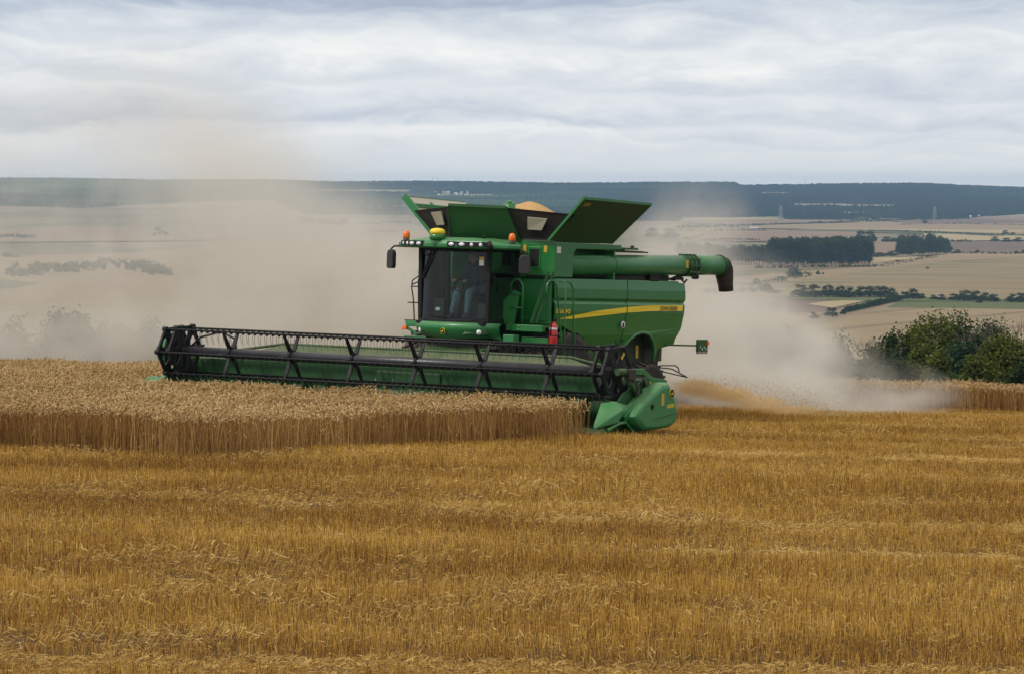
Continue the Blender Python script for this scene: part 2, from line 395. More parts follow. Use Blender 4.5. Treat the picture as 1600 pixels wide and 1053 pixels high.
# left-hand corner (right in the picture): between the front flap and the left flap
c0, c1, c2, c3 = (.86, -.5, 3.74), (1.62, -.66, 3.74), (2.30, -.62, 4.27), (.86, -.90, 4.32)
def lerp3(a, b_, t): return tuple(a[i]+(b_[i]-a[i])*t for i in range(3))
def quad_in(q, u0, u1, v0, v1):
    f = lambda u, v: lerp3(lerp3(q[0], q[1], u), lerp3(q[3], q[2], u), v)
    return [f(u0, v0), f(u1, v0), f(u1, v1), f(u0, v1)]
qr = [(.85, -.52, 3.74), (1.58, -.60, 3.74), (2.25, -.70, 4.24), (.77, -.90, 4.34)]
canvas_panel(qr, [(p[0], p[1]-.07, p[2]) for p in quad_in(qr, .33, .66, .34, .76)])
ql = [(-1.62, .12, 3.74), (-.80, -.52, 3.74), (-.64, -.9, 4.34), (-2.22, .13, 4.27)]
canvas_panel(ql, [(p[0], p[1]-.07, p[2]) for p in quad_in(ql, .50, .82, .42, .86)])
qb = [(1.2, 1.76, 3.74), (1.63, 1.5, 3.74), (2.1, 1.55, 4.2), (1.3, 2.05, 4.2)]
m = MB(); m.slab(qb, .015); m.build('canvas_corner', M['canvas'], combine)
qb = [(-1.2, 1.76, 3.74), (-1.63, 1.5, 3.74), (-2.1, 1.6, 4.2), (-1.3, 2.05, 4.2)]
m = MB(); m.slab(qb, .015); m.build('canvas_corner', M['canvas'], combine)
# heaped wheat in the tank
bm = bmesh.new(); bmesh.ops.create_grid(bm, x_segments=40, y_segments=40, size=1)
for v_ in bm.verts:
    x, y = v_.co.x, v_.co.y; r = math.hypot(x*.95, y)
    z = 4.50 - .55*r**1.35 + .02*math.sin(9*x+3*y)+.015*random.random(); v_.co = (x*1.25+.1, .78+y*1.0, max(z, 3.75)-ZOFF)
me = bpy.data.meshes.new('grain_heap'); bm.to_mesh(me); bm.free(); me.materials.append(M['grain'])
for p in me.polygons: p.use_smooth = True
heap = link('grain_heap', me); heap.matrix_world = MM; tag(heap, 'golden heap of threshed wheat showing above the open grain tank', 'grain heap', kind=None)
m = MB(); m.tube([(.05, .25, 4.0), (.05, .22, 4.46)], .12, 12); m.tube([(.05, .22, 4.46), (.05, .2, 4.5)], .05, 8); m.build('filling_auger', M['green'], combine)

# ---- curved side shields
def xprof(z): 
    t = [(1.0, 1.30), (1.4, 1.45), (1.9, 1.60), (2.35, 1.655), (2.50, 1.655), (2.56, 1.61), (2.62, 1.655), (2.8, 1.655), (3.05, 1.62)]
    for (a, xa), (b_, xb) in zip(t, t[1:]):
        if z <= b_: return xa+(xb-xa)*max(0, (z-a)/(b_-a))
    return t[-1][1]
def shield_panel(poly, name, s, off=0.0, th=.03, mat='green', parent=None, cuts=True, bevel=.008, smooth=False):
    bm = bmesh.new(); f = bm.faces.new([bm.verts.new((0, y, z)) for y, z in poly])
    for z in (1.2, 1.4, 1.65, 1.9, 2.1, 2.35, 2.50, 2.56, 2.62, 2.8, 2.95):
        bmesh.ops.bisect_plane(bm, geom=bm.verts[:]+bm.edges[:]+bm.faces[:], plane_co=(0, 0, z), plane_no=(0, 0, 1))
    for v_ in bm.verts:
        bow = .03*math.sin(max(0, min(1, (v_.co.y+.5)/5))*math.pi)
        v_.co.x = s*(xprof(v_.co.z)+off+bow-.03*max(0, v_.co.y-3.4)**2)
    r = bmesh.ops.extrude_face_region(bm, geom=bm.faces[:])
    for v_ in [g_ for g_ in r['geom'] if isinstance(g_, bmesh.types.BMVert)]: v_.co.x -= s*th
    m = MB(); m.bm.free(); m.bm = bm
    return m.build(name, M[mat], parent or combine, bevel=bevel)
def arc(cy_, cz, r, a0, a1, n): return [(cy_+r*math.cos(R_(a0+(a1-a0)*i/n)), cz+r*math.sin(R_(a0+(a1-a0)*i/n))) for i in range(n+1)]
frontp = [(-.44, 2.99), (2.14, 3.0), (2.10, 2.3), (2.02, 1.60), (1.98, 1.22), (1.15, 1.15)] + arc(-.30, 1.1, .98, 8, 78, 9) + [(-.40, 2.10)]
rearp = [(2.17, 3.0), (4.43, 2.965), (4.45, 2.62), (4.36, 2.04), (4.08, 1.69), (3.62, 1.62), (3.55, 1.45)] + arc(2.83, 1.25, .68, 12, 168, 14) + [(2.06, 1.62), (2.13, 2.3)]
for s in (1, -1):
    p1 = shield_panel(frontp, 'side_panel', s); p2 = shield_panel(rearp, 'side_panel', s)
    tag(p1, 'front side panel with the start of the yellow stripe'); tag(p2, 'rear side panel with the wheel arch')
    # wheel arch lip
    m = MB(); pts = arc(2.83, 1.25, .70, 5, 172, 16)
    m.tube([(s*(xprof(z)+.02), y, z) for y, z in pts], .035, 8); m.build('arch_lip', M['green_poly'], p2)
    shield_panel([(-.42, 2.325), (.25, 2.335), (1.0, 2.40), (2.12, 2.475), (2.12, 2.375), (1.0, 2.275), (.25, 2.225), (-.42, 2.19)][::-1] if 0 else [(-.30, 2.20), (.20, 2.270), (1.0, 2.37), (2.12, 2.455), (2.11, 2.345), (1.0, 2.265), (.20, 2.205)], 'stripe', s, off=.004, th=.004, mat='yellow', parent=p1, bevel=0)
    shield_panel([(2.16, 2.457), (3.0, 2.50), (4.34, 2.51), (4.32, 2.395), (3.0, 2.385), (2.15, 2.348)], 'stripe', s, off=.004, th=.004, mat='yellow', parent=p2, bevel=0)
    lx = s*(1.655+.004+.03*math.sin((3.7+.5)/5*math.pi)+.01)
    if s > 0:
        text('JOHN DEERE', .108, (lx-.002, 3.40, 2.408), (0, 1, 0), (0, 0, 1), M['black'], p2, width=.70, ext=0, bold=.0015, wrap=1)
        text('S690 i', .12, (1.672, -.33, 2.31), (0, 1, 0), (0, 0, 1), M['yellow'], p1, width=.52, ext=0, bold=.002, wrap=1)
        m = MB(); m.box((1.69, -.385, 2.355), (.01, .10, .09)); m.build('white_label', M['yellow_warn'], p1)
        m = MB(); m.lathe([(0, 0), (.075, 0), (.075, .008), (0, .008)], (1.70, 1.97, 2.10), 'X', 20); m.build('round_label', M['white'], p1)
        m = MB(); m.box((1.71, 1.97, 2.10), (.004, .05, .09)); m.build('label_print', M['black'], p1)
    else:
        text('JOHN DEERE', .10, (-lx+.002, 4.06, 2.41), (0, -1, 0), (0, 0, 1), M['black'], p2, width=.64, ext=0, wrap=-1)
    for y, z in ((1.9, 1.75), (2.13, 1.78)):
        m = MB(); m.box((s*(xprof(z)+.034), y, z), (.02, .04, .05)); m.build('latch', M['black'], p1 if y < 2 else p2)
# rear hood and tail, inner rear wheel well
m = MB(); m.prism([(-1.55, 2.95), (1.55, 2.95), (1.60, 2.6), (1.54, 2.04), (1.45, 1.7), (-1.45, 1.7), (-1.54, 2.04), (-1.6, 2.6)], 1, 4.22, 4.34)
m.box((0, 3.3, 2.98), (3.1, 2.0, .05)); m.build('rear_hood', M['green'], combine, bevel=.03)
m = MB(); m.box((1.05, 2.85, 1.65), (.5, 1.2, 1.0)); m.box((-1.05, 2.85, 1.65), (.5, 1.2, 1.0)); m.box((0, 3.18, .75), (2.3, .22, .22)); m.prism([(3.3, 1.0), (3.9, 1.0), (4.1, 1.7), (3.3, 1.7)], 0, -1.3, 1.3)
m.build('rear_axle', M['grey_body'], combine, bevel=.02)
m = MB(); m.box((1.32, 3.12, 1.55), (.012, .09, .26)); m.build('warning_label', M['yellow_warn'], combine)
# engine parts seen below the unloading auger
m = MB(); m.box((1.2, 2.6, 3.06), (.5, 1.6, .12)); m.box((1.35, 1.5, 3.08), (.2, 1.8, .1)); m.build('engine_cover', M['dark_metal'], combine, bevel=.03)
m = MB(); m.tube([(1.2, 2.55, 3.03), (1.25, 2.8, 3.12), (1.25, 3.1, 3.12), (1.2, 3.25, 3.0)], .09, 12); m.build('exhaust_pipe', M['steel'], combine)

# ---- unloading auger folded back along the left side
ax = 1.45
def ap(y, dz=0): return (ax, y, 3.262+(y-.5)*.0185+dz)
au = MB(); au.tube([ap(.12), ap(4.62)], .205, 28); auger = au.build('unloading_auger', M['green_poly'], combine)
au = MB(); au.tube([ap(4.72), ap(6.0)], .205, 28); au.build('auger_extension', M['green_poly'], auger)
au = MB(); au.tube([ap(1.75), ap(1.77)], .21, 28); au.build('weld_band', M['green_dark'], auger)
au = MB()
for y in (4.56, 4.72, 4.88): au.tube([ap(y), ap(y+.045)], .235, 28)
au.tube([ap(4.5), ap(4.96)], .215, 28)
for k in range(10):
    a = k/10*2*math.pi; p = ap(4.66); au.bar((p[0]+.225*math.cos(a), 4.54, p[2]+.225*math.sin(a)), (p[0]+.225*math.cos(a), 4.96, p[2]+.225*math.sin(a)), .04)
au.build('joint_ring', M['green_dark'], auger)
au = MB(); au.tube([ap(6.0), ap(6.04)], .222, 28); au.build('end_ring', M['green_dark'], auger)
au = MB(); p = ap(5.0, -.24); au.tube([p, (p[0], p[1]+.16, p[2])], .05, 10); au.tube([ap(4.5, -.27), ap(4.66, -.36), ap(4.75, -.30)], .02, 8)
au.bar((1.45, 3.2, 3.02), (1.45, 4.6, 3.06), .04, .05); au.bar((1.45, 4.2, 3.04), (1.45, 4.5, 3.12), .1, .06); au.box((1.45, 3.35, 3.06), (.2, .35, .14)); au.build('support_arm', M['black'], auger)
au = MB(); q = ap(4.42); au.box((q[0]+.205*math.cos(.15), 4.42, q[2]+.03), (.01, .1, .16)); au.build('warning_label', M['yellow_warn'], auger)
# rubber spout: bends down
sp = MB(); 
rings = [((ax, 6.04, 3.362), .205, 0), ((ax, 6.14, 3.35), .21, 28), ((ax, 6.22, 3.26), .205, 62), ((ax, 6.26, 3.12), .18, 86), ((ax, 6.30, 2.98), .16, 84), ((ax, 6.34, 2.83), .15, 82)]
rs = []
for c_, r_, an in rings:
    a = R_(an); yv = Vector((0, math.sin(a), math.cos(a))); xv = Vector((1, 0, 0))
    rs.append([sp.bm.verts.new(Vector(c_)+xv*r_*math.cos(t)+yv*r_*1.0*math.sin(t)*(1.0 if an < 70 else 1.1)) for t in [2*math.pi*k/20 for k in range(20)]])
for A, B in zip(rs, rs[1:]):
    for k in range(20): f = sp.bm.faces.new((A[k], A[(k+1) % 20], B[(k+1) % 20], B[k])); f.smooth = True
so = sp.build('spout', M['spout'], auger); sm_ = so.modifiers.new('thickness', 'SOLIDIFY'); sm_.thickness = .02

# ---- cab
cab = MB()
PZ0, PZ1 = 2.10, 3.53
for s in (-1, 1):
    cab.bar((s*.80, -1.50, PZ0), (s*.82, -1.53, PZ1), .07, .08); cab.bar((s*.82, -.60, PZ0), (s*.84, -.60, PZ1), .06, .12)
    cab.bar((s*.82, -.57, PZ0+.03), (s*.80, -1.50, PZ0+.03), .06, .08); cab.bar((s*.83, -.57, PZ1-.03), (s*.82, -1.52, PZ1-.03), .06, .08)
wf = [(-.80, -1.50), (-.57, -1.65), (-.28, -1.73), (0, -1.75), (.28, -1.73), (.57, -1.65), (.80, -1.50)]
for a, b_ in zip(wf, wf[1:]):
    cab.bar((*a, 2.10), (*b_, 2.10), .05, .06); cab.bar((*a, 3.50), (*b_, 3.50), .06, .09)
cab.box((.45, -.56, 2.85), (.62, .04, 1.35)); cab.box((0, -.57, 2.28), (1.6, .04, .40)); cab.box((0, -.57, 3.48), (1.64, .05, .08)); cab.box((-.3, -.57, 3.0), (.05, .05, 1.2)); cab.box((0, -1.1, 2.06), (1.62, 1.1, .06)); cab.box((0, -1.1, 3.50), (1.6, 1.0, .03))
cab.build('cab_frame', M['black'], combine, bevel=.008)
m = MB()
for i, (a, b_) in enumerate(zip(wf, wf[1:])):
    vs = [m.bm.verts.new((x, y, z)) for x, y, z in ((*a, 2.12), (*b_, 2.12), (*b_, 3.48), (*a, 3.48))]
    f = m.bm.faces.new(vs); f.smooth = True
ws = m.build('windscreen', M['glass'], combine)
m = MB(); m.box((.69, -1.60, 3.28), (.09, .01, .17), (0, 0, .5)); m.build('sticker', M['white'], ws)
m = MB(); m.box((.69, -1.605, 3.335), (.085, .012, .065), (0, 0, .5)); m.build('sticker_band', M['yellow_warn'], ws)
m = MB(); m.bar((-.42, -1.74, 3.46), (-.74, -1.58, 2.9), .03, .02); m.bar((-.34, -1.76, 3.46), (-.68, -1.62, 2.92), .018, .02); m.tube([(-.7, -1.60, 3.42), (-.6, -1.68, 3.36), (-.4, -1.74, 3.40)], .012, 6); m.build('wiper', M['black'], combine)
for s in (-1, 1):
    m = MB(); m.slab([(s*.815, -1.46, 2.14), (s*.83, -.66, 2.14), (s*.845, -.66, 3.48), (s*.83, -1.49, 3.48)], .006); sw = m.build('side_window', M['glass_side'], combine)
    m = MB(); m.bar((s*.86, -1.44, 3.05), (s*.86, -1.28, 3.08), .03, .03); m.bar((s*.86, -1.43, 3.06), (s*.87, -1.38, 2.84), .03); m.build('door_handle', M['black'], sw)
# roof with curved visor and wings
top = [(-1.45, -1.38), (-1.32, -1.60), (-.85, -1.84), (-.3, -1.94), (0, -1.95), (.3, -1.94), (.85, -1.84), (1.32, -1.60), (1.45, -1.38), (.92, -.62), (-.92, -.62)]
m = MB()
def ring(z, k, dy=0): return [m.bm.verts.new((x*k, (y+.9)*k-.9+dy, z)) for x, y in top]
lv = [ring(3.51, .97), ring(3.535, 1.0), ring(3.60, 1.0), ring(3.665, .97), ring(3.71, .80), ring(3.735, .4)]
for i in (0, 8, 1, 7):                      # wings droop and are thinner at the tips
    for l in lv[3:]: l[i].co.z -= .045
for A, B in zip(lv, lv[1:]):
    for k in range(len(A)): f = m.bm.faces.new((A[k], A[(k+1) % len(A)], B[(k+1) % len(A)], B[k])); f.smooth = False
m.bm.faces.new(lv[0][::-1]); m.bm.faces.new(lv[-1]); roof = m.build('cab_roof', M['green_poly'], combine, bevel=.012)
def visor_y(x):
    xs = [p[0] for p in top[:9]]; ys = [p[1] for p in top[:9]]; return float(np.interp(x, xs, ys))
def strip(x0, x1, z0, z1, off, mat, name, n=6):
    m = MB(); V = [];
    for i in range(n+1):
        x = x0+(x1-x0)*i/n; y = visor_y(x)-off; V.append([m.bm.verts.new((x, y+d, z)) for d, z in ((0, z0), (0, z1), (.03, z1), (.03, z0))])
    for A, B in zip(V, V[1:]):
        for k in range(4): m.bm.faces.new((A[k], A[(k+1) % 4], B[(k+1) % 4], B[k]))
    m.bm.faces.new(V[0]); m.bm.faces.new(V[-1][::-1]); return m.build(name, mat, roof)
strip(-1.22, -.50, 3.545, 3.645, .004, M['black'], 'lamp_recess'); strip(.10, .98, 3.545, 3.645, .004, M['black'], 'lamp_recess')
for i, (x, wd) in enumerate([(-1.13, .05), (-.98, .07), (-.82, .13), (-.63, .13), (.20, .13), (.43, .13), (.64, .075), (.83, .075)]):
    y = visor_y(x)-.012; sl = (visor_y(x+.05)-visor_y(x-.05))/.1
    m = MB(); 
    m.lathe([(0, -.03), (.8, -.02), (1, 0.0), (1, .02), (0, .02)], (0, 0, 0), 'Y', 18)
    m.bm.transform(Matrix.Translation((x, y, 3.592)) @ Matrix.Rotation(math.atan(sl), 4, 'Z') @ Matrix.Diagonal((wd/2, .5, .036, 1)))
    m.build('work_light', M['lamp_lens'], roof, smooth=True)
m = MB(); m.tube([(1.02, -1.85, 3.66), (1.08, -1.83, 3.50)], .045, 8); m.build('visor_bracket', M['black'], roof)
# satellite receiver
gx, gy = -.20, -1.86
m = MB(); m.lathe([(0, 3.66), (.13, 3.66), (.16, 3.70), (.155, 3.77), (.12, 3.79), (0, 3.79)], (gx, gy, 0), n=24); m.hull([(gx+a, gy+b_, z) for a, b_, z in ((-.2, 0, 3.62), (.2, 0, 3.62), (-.12, .1, 3.70), (.12, .1, 3.70), (0, -.14, 3.58), (0, -.12, 3.72))]); rc = m.build('receiver_base', M['green'], roof)
m = MB(); m.lathe([(.125, 3.775), (.15, 3.80), (.15, 3.84), (.12, 3.88), (.06, 3.895), (0, 3.9)], (gx, gy, 0), n=24); m.build('receiver_dome', M['yellow'], roof)
m = MB(); m.tube([(.45, -1.2, 3.72), (.45, -1.2, 3.79)], .02, 6); m.build('aerial', M['black'], roof)
for s in (-1, 1):
    m = MB(); x, y = s*1.27, -1.42
    m.lathe([(0, 3.60), (.065, 3.60), (.065, 3.69), (0, 3.69)], (x, y, 0), n=16); be = m.build('beacon', M['plastic'], combine)
    m = MB(); m.lathe([(.06, 3.69), (.07, 3.71), (.068, 3.78), (.05, 3.825), (.02, 3.84), (0, 3.842)], (x, y, 0), n=18); m.build('beacon_lens', M['orange'], be)
# mirrors
for s, dz in ((-1, 0), (1, -.03)):
    mx_, my = s*1.60, -1.45
    m = MB(); m.tube([(s*1.38, -1.42, 3.53), (s*1.52, -1.46, 3.53), (s*1.60, -1.46, 3.48), (s*1.60, -1.45, 3.30)], .018, 8); ma = m.build('mirror_arm', M['black'], combine)
    m = MB(); 
    pl = [(-.10, -.20), (-.12, -.14), (-.12, .12), (-.09, .19), (0, .21), (.09, .19), (.12, .12), (.12, -.14), (.10, -.20)]
    m.prism(pl, 1, -.05, .05); m.bm.transform(Matrix.Translation((mx_, my, 3.27+dz)) @ Matrix.Rotation(s*R_(35 if s > 0 else 22), 4, 'Z') @ Matrix.Diagonal((.92, 1, .92, 1)))
    m.build('mirror', M['plastic'], ma, bevel=.02)
# rounded green fascia below the windscreen
m = MB()
fl_ = [(2.08, 0.0), (2.02, .06), (1.93, .05), (1.82, -.03), (1.75, -.10)]
fx = [(-.94, -1.22), (-.90, -1.46), (-.62, -1.68), (-.31, -1.77), (0, -1.80), (.31, -1.77), (.62, -1.68), (.90, -1.46), (.94, -1.22)]
rows = []
for z, o_ in fl_:
    rows.append([m.bm.verts.new((x*(1-.35*max(0, 1.95-z)), y-o_, z+.05*abs(x)*(1 if z < 1.9 else 0))) for x, y in fx])
bk = [[m.bm.verts.new((x, -1.1, z)) for x, y in fx] for z in (2.08, 1.75)]
for A, B in zip(rows, rows[1:]):
    for k in range(len(A)-1): f = m.bm.faces.new((A[k], A[k+1], B[k+1], B[k])); f.smooth = True
for A, B in ((bk[0], rows[0]), (rows[-1], bk[1])):
    for k in range(len(A)-1): m.bm.faces.new((A[k], A[k+1], B[k+1], B[k]))
fas = m.build('front_fascia', M['green_poly'], combine)
emblem((0, -1.86, 1.90), .062, (1, 0, 0), (0, 0, 1), fas)
m = MB(); m.lathe([(0, 0), (.05, .005), (.05, .04), (0, .04)], (0, 0, 0), 'Y', 16); m.bm.transform(Matrix.Translation((.72, -1.66, 1.90)) @ Matrix.Rotation(R_(35), 4, 'Z')); m.build('headlight', M['lamp_lens'], fas)
m = MB(); m.hull([(.38, -1.77, 1.83), (.46, -1.74, 1.95), (.86, -1.52, 1.98), (.86, -1.48, 1.86), (.45, -1.79, 1.85), (.82, -1.58, 1.86), (.80, -1.60, 1.96)]); m.build('lamp_surround', M['green_dark'], fas, bevel=.01)
m = MB(); m.lathe([(0, 0), (.05, .005), (.05, .04), (0, .04)], (0, 0, 0), 'Y', 16); m.bm.transform(Matrix.Translation((-.72, -1.66, 1.90)) @ Matrix.Rotation(R_(-35), 4, 'Z')); m.build('headlight', M['lamp_lens'], fas)
m = MB(); m.tube([(.62, -1.5, 1.71), (.9, -1.4, 1.70)], .03, 8); m.box((1.2, -1.25, 1.8), (.25, .2, .15)); m.build('step', M['green_poly'], combine, bevel=.01)
# seat, console, steering wheel, screens
m = MB(); m.box((0, -.78, 2.58), (.52, .46, .14)); m.box((0, -.60, 2.95), (.50, .12, .72)); m.box((0, -.60, 3.36), (.26, .10, .16)); m.box((0, -.8, 2.3), (.4, .4, .42)); m.build('driver_seat', M['seat'], combine, bevel=.04)
m = MB(); m.box((.38, -.85, 2.72), (.16, .55, .14)); m.box((-.38, -.85, 2.72), (.10, .4, .08)); m.tube([(.36, -1.1, 2.78), (.36, -1.12, 2.92)], .03, 8); m.box((.62, -1.15, 2.98), (.26, .04, .20), (.2, 0, .3)); m.build('console', M['plastic'], combine, bevel=.02)
m = MB(); m.tube([(-.05, -1.35, 2.12), (-.05, -1.28, 2.5), (-.05, -1.18, 2.78)], .05, 10); sc_ = m.build('steering_column', M['plastic'], combine)
m = MB(); m.tube([Vector((-.05, -1.15, 2.82))+Vector((math.cos(a)*.20, math.sin(a)*.20*.75, math.sin(a)*.20*.66)) for a in [2*math.pi*k/20 for k in range(21)]], .016, 8, cap=False)
for a in (0, 2.1, 4.2): m.tube([(-.05, -1.16, 2.81), Vector((-.05, -1.15, 2.82))+Vector((math.cos(a)*.20, math.sin(a)*.15, math.sin(a)*.13))], .012, 6)
m.build('steering_wheel', M['black'], sc_)
m = MB(); m.box((.72, -1.3, 2.30), (.07, .02, .10)); m.box((-.5, -1.35, 2.32), (.1, .02, .06)); m.build('display', M['lamp_lens'], combine)
m = MB(); m.box((.55, -1.15, 2.3), (.3, .25, .3)); m.box((-.55, -1.0, 2.35), (.25, .5, .35)); m.box((.62, -1.30, 2.22), (.16, .02, .1)); m.build('cool_box', M['plastic'], combine, bevel=.03)

# ---- platform, guard panels and handrails
m = MB(); m.box((1.36, -1.0, 2.01), (.88, .10, .13)); m.box((1.38, -.72, 2.05), (.84, .5, .05)); m.box((1.55, -.92, 1.78), (.62, .06, .12)); m.build('platform', M['green'], combine, bevel=.01)
m = MB(); m.box((-1.22, -1.0, 2.03), (.42, .3, .07)); m.bar((-1.45, -1.15, 1.95), (-1.15, -1.1, 1.80), .05, .05); m.box((-1.22, -.95, 1.74), (.55, .3, .05)); m.bar((-1.4, -1.0, 1.72), (-1.0, -.9, 1.58), .04, .04); m.bar((-1.40, -1.15, 1.98), (-1.05, -1.15, 2.0), .05, .08); m.build('platform', M['green_poly'], combine, bevel=.008)
m = MB(); m.box((-1.42, -1.17, 1.92), (.11, .06, .08)); m.build('marker_lamp', M['orange'], combine, bevel=.01)
m = MB(); m.box((1.0, -1.0, 2.08), (.03, .03, .03))
for x in (.98, 1.24):
    for z in (2.03, 1.98): m.lathe([(0, 0), (.014, 0), (.014, .02), (0, .02)], (x, -1.07, z), 'Y', 8)
m.build('bolts', M['steel'], combine)
m = MB()
m.tube([(1.0, -1.02, 2.65), (1.02, -1.03, 2.86), (1.1, -1.03, 2.95), (1.2, -1.03, 2.95), (1.29, -1.03, 2.84), (1.30, -1.03, 2.1)], .018, 8)
m.tube([(.98, -1.02, 2.66), (1.30, -1.03, 2.66)], .012, 6); m.tube([(.98, -1.02, 2.40), (1.30, -1.03, 2.40)], .012, 6)
m.prism([(.70, 2.08), (1.08, 2.08), (1.20, 2.70), (1.05, 2.74), (.70, 2.42)], 1, -1.0, -.98)
m.build('handrail', M['green'], combine)
m = MB()
m.tube([(1.95, -1.18, 2.62), (1.95, -1.16, 2.88), (1.95, -1.08, 2.95), (1.95, -.95, 2.95), (1.95, -.84, 2.86), (1.95, -.56, 1.6), (1.95, -.56, 1.0)], .018, 8)
m.tube([(1.95, -.52, 2.94), (1.95, -.36, 2.92), (1.95, -.25, 2.80), (1.95, -.17, 1.6), (1.95, -.17, 1.0)], .018, 8)
m.tube([(1.8, -.52, 2.94), (1.95, -.52, 2.94), (1.95, -.50, 1.2)], .016, 8)
m.build('handrail', M['green'], combine)
m = MB()
for y0, y1 in ((-1.22, -1.52), (-1.04, -1.34)): m.bar((1.93, y0+.12, 3.12), (1.72, y1+.18, 2.12), .025, .05)
m.build('swing_rail', M['green_dark'], combine)
m = MB()
for y in (-.56, -.19): m.bar((1.95, y, 1.95), (2.0, y, .75), .03, .07)
for z in (1.7, 1.4, 1.1, .82): m.box((1.97, -.375, z), (.2, .38, .03))
m.build('ladder', M['green_dark'], combine)
m = MB(); T = lambda p: m.tube(p, .013, 6)
T([(-1.1, -1.15, 2.02), (-1.12, -1.18, 2.86), (-1.12, -1.15, 2.95), (-.98, -1.1, 3.0)]); T([(-1.24, -1.1, 2.02), (-1.25, -1.15, 2.5), (-1.3, -1.15, 2.72), (-1.3, -1.13, 2.86), (-1.14, -1.1, 2.97)])
T([(-1.42, -1.1, 2.42), (-1.05, -1.1, 2.42)]); T([(-1.48, -1.1, 2.07), (-1.05, -1.1, 2.07)]); T([(-1.30, -1.13, 2.78), (-1.0, -1.1, 2.90)]); T([(-1.3, -1.14, 2.74), (-1.1, -1.14, 2.74)]); T([(-1.08, -1.1, 2.02), (-1.02, -1.1, 2.25), (-1.0, -1.1, 2.5)])
m.build('handrail', M['black'], combine)
# fire extinguisher hangs from the platform: a thing of its own
ext = empty('fire_extinguisher', mat=MM @ Matrix.Translation((1.92, -.86, 1.69-ZOFF))); tag(ext, 'red fire extinguisher clipped beside the ladder of the combine', 'fire extinguisher')
m = MB(); m.lathe([(0, 0), (.075, 0), (.08, .02), (.08, .36), (.06, .42), (.025, .44), (.025, .46), (0, .46)], n=20); m.build('cylinder', M['red'], ext, zoff=0)
m = MB(); m.bar((0, -.03, .46), (0, .09, .50), .02, .03); m.bar((0, -.02, .48), (0, .1, .53), .015, .02); m.tube([(0, -.05, .46), (0, -.09, .40), (0, -.085, .2)], .012, 8); m.build('valve', M['black'], ext, zoff=0)
m = MB(); m.lathe([(.0815, .30), (.0815, .345)], n=20); m.build('label', M['white'], ext, zoff=0)
m = MB(); m.lathe([(.0815, .19), (.083, .19), (.083, .21), (.0815, .21)], n=20); m.build('strap', M['black'], ext, zoff=0)
# rear lamp on its arm
m = MB(); m.tube([(1.6, 3.75, 1.70), (1.7, 4.9, 1.69)], .018, 8); ra = m.build('lamp_arm', M['green_dark'], combine)
m = MB(); m.box((1.7, 5.03, 1.69), (.05, .40, .25)); m.build('rear_lamp', M['green_dark'], ra, bevel=.01)
m = MB(); m.box((1.72, 5.2, 1.74), (.06, .07, .08)); m.build('red_lamp', M['orange'], ra)
m = MB(); m.box((1.705, 5.03, 1.545), (.04, .38, .05)); m.build('reflector_strip', M['steel'], ra)
m = MB()
for i, (y, z) in enumerate(((4.93, 1.66), (5.0, 1.62), (5.08, 1.66), (5.14, 1.62))): m.box((1.73, y, z), (.012, .03, .03))
m.build('lamp_screws', M['lamp_lens'], ra)
m = MB(); m.tube([(1.0, 4.1, 1.22), (1.0, 4.6, 1.25), (1.0, 5.13, 1.25), (1.0, 5.25, 1.2), (1.0, 5.3, 1.12)], .014, 6); m.tube([(1.0, 4.3, 1.22), (1.0, 5.0, 1.18), (1.0, 5.62, 1.0)], .014, 6); m.tube([(.2, 5.0, 1.2), (1.0, 5.62, 1.0)], .014, 6); m.build('spreader_guard', M['dark_metal'], combine)

# ---- wheels
def wheel(x, y, r, wd, name):
    s = 1 if x > 0 else -1; z0 = .13+r
    m = MB(); n = 44
    prof = [(r*.58, -wd*.40), (r*.80, -wd*.5), (r*.94, -wd*.47), (r*.975, -wd*.35), (r*.975, wd*.35), (r*.94, wd*.47), (r*.80, wd*.5), (r*.58, wd*.40)]
    m.lathe(prof, (x, y, z0), 'X', n)
    for k in range(26):
        a = 2*math.pi*(k+.0)/26
        for sd_ in (-1, 1):
            a2 = a+(.12 if sd_ > 0 else 0)
            p0 = (x+sd_*wd*.03, y+math.cos(a2)*r*.985, z0+math.sin(a2)*r*.985); p1 = (x+sd_*wd*.47, y+math.cos(a2+.2)*r*.965, z0+math.sin(a2+.2)*r*.965)
            m.bar(p0, p1, .05, .06, up=(0, math.cos(a2), math.sin(a2)))
    t_ = m.build('tyre', M['rubber'], None); 
    m = MB(); m.lathe([(r*.60, -wd*.38), (r*.55, -wd*.3), (r*.5, s*wd*.1), (r*.18, s*wd*.16), (r*.18, s*wd*.26), (.01, s*wd*.26)] if s > 0 else [(r*.60, wd*.38), (r*.55, wd*.3), (r*.5, -wd*.1), (r*.18, -wd*.16), (r*.18, -wd*.26), (.01, -wd*.26)], (x, y, z0), 'X', 32)
    rm = m.build('rim', M['rim'], None)
    we = empty(name, (0, 0, 0)); we.parent = combine; t_.parent = we; rm.parent = we
for s in (-1, 1): wheel(s*1.45, 0.0, .92, .68, 'front_wheel'); wheel(s*1.42, 3.18, .61, .50, 'rear_wheel')
m = MB(); m.box((0, 0, 1.05), (2.3, .5, .5)); m.build('front_axle', M['dark_metal'], combine, bevel=.03)
m = MB(); m.prism([(-3.0, .45), (-3.0, 1.10), (-1.0, 1.75), (-.4, 1.75), (-.4, 1.0)], 0, -.78, .78); m.build('feeder_house', M['green_dark'], combine, bevel=.02)
m = MB(); m.box((.15, -1.3, 1.66), (1.7, .3, .16)); m.box((0, -1.0, 1.55), (2.0, .6, .3)); m.build('underframe', M['dark_metal'], combine, bevel=.02)

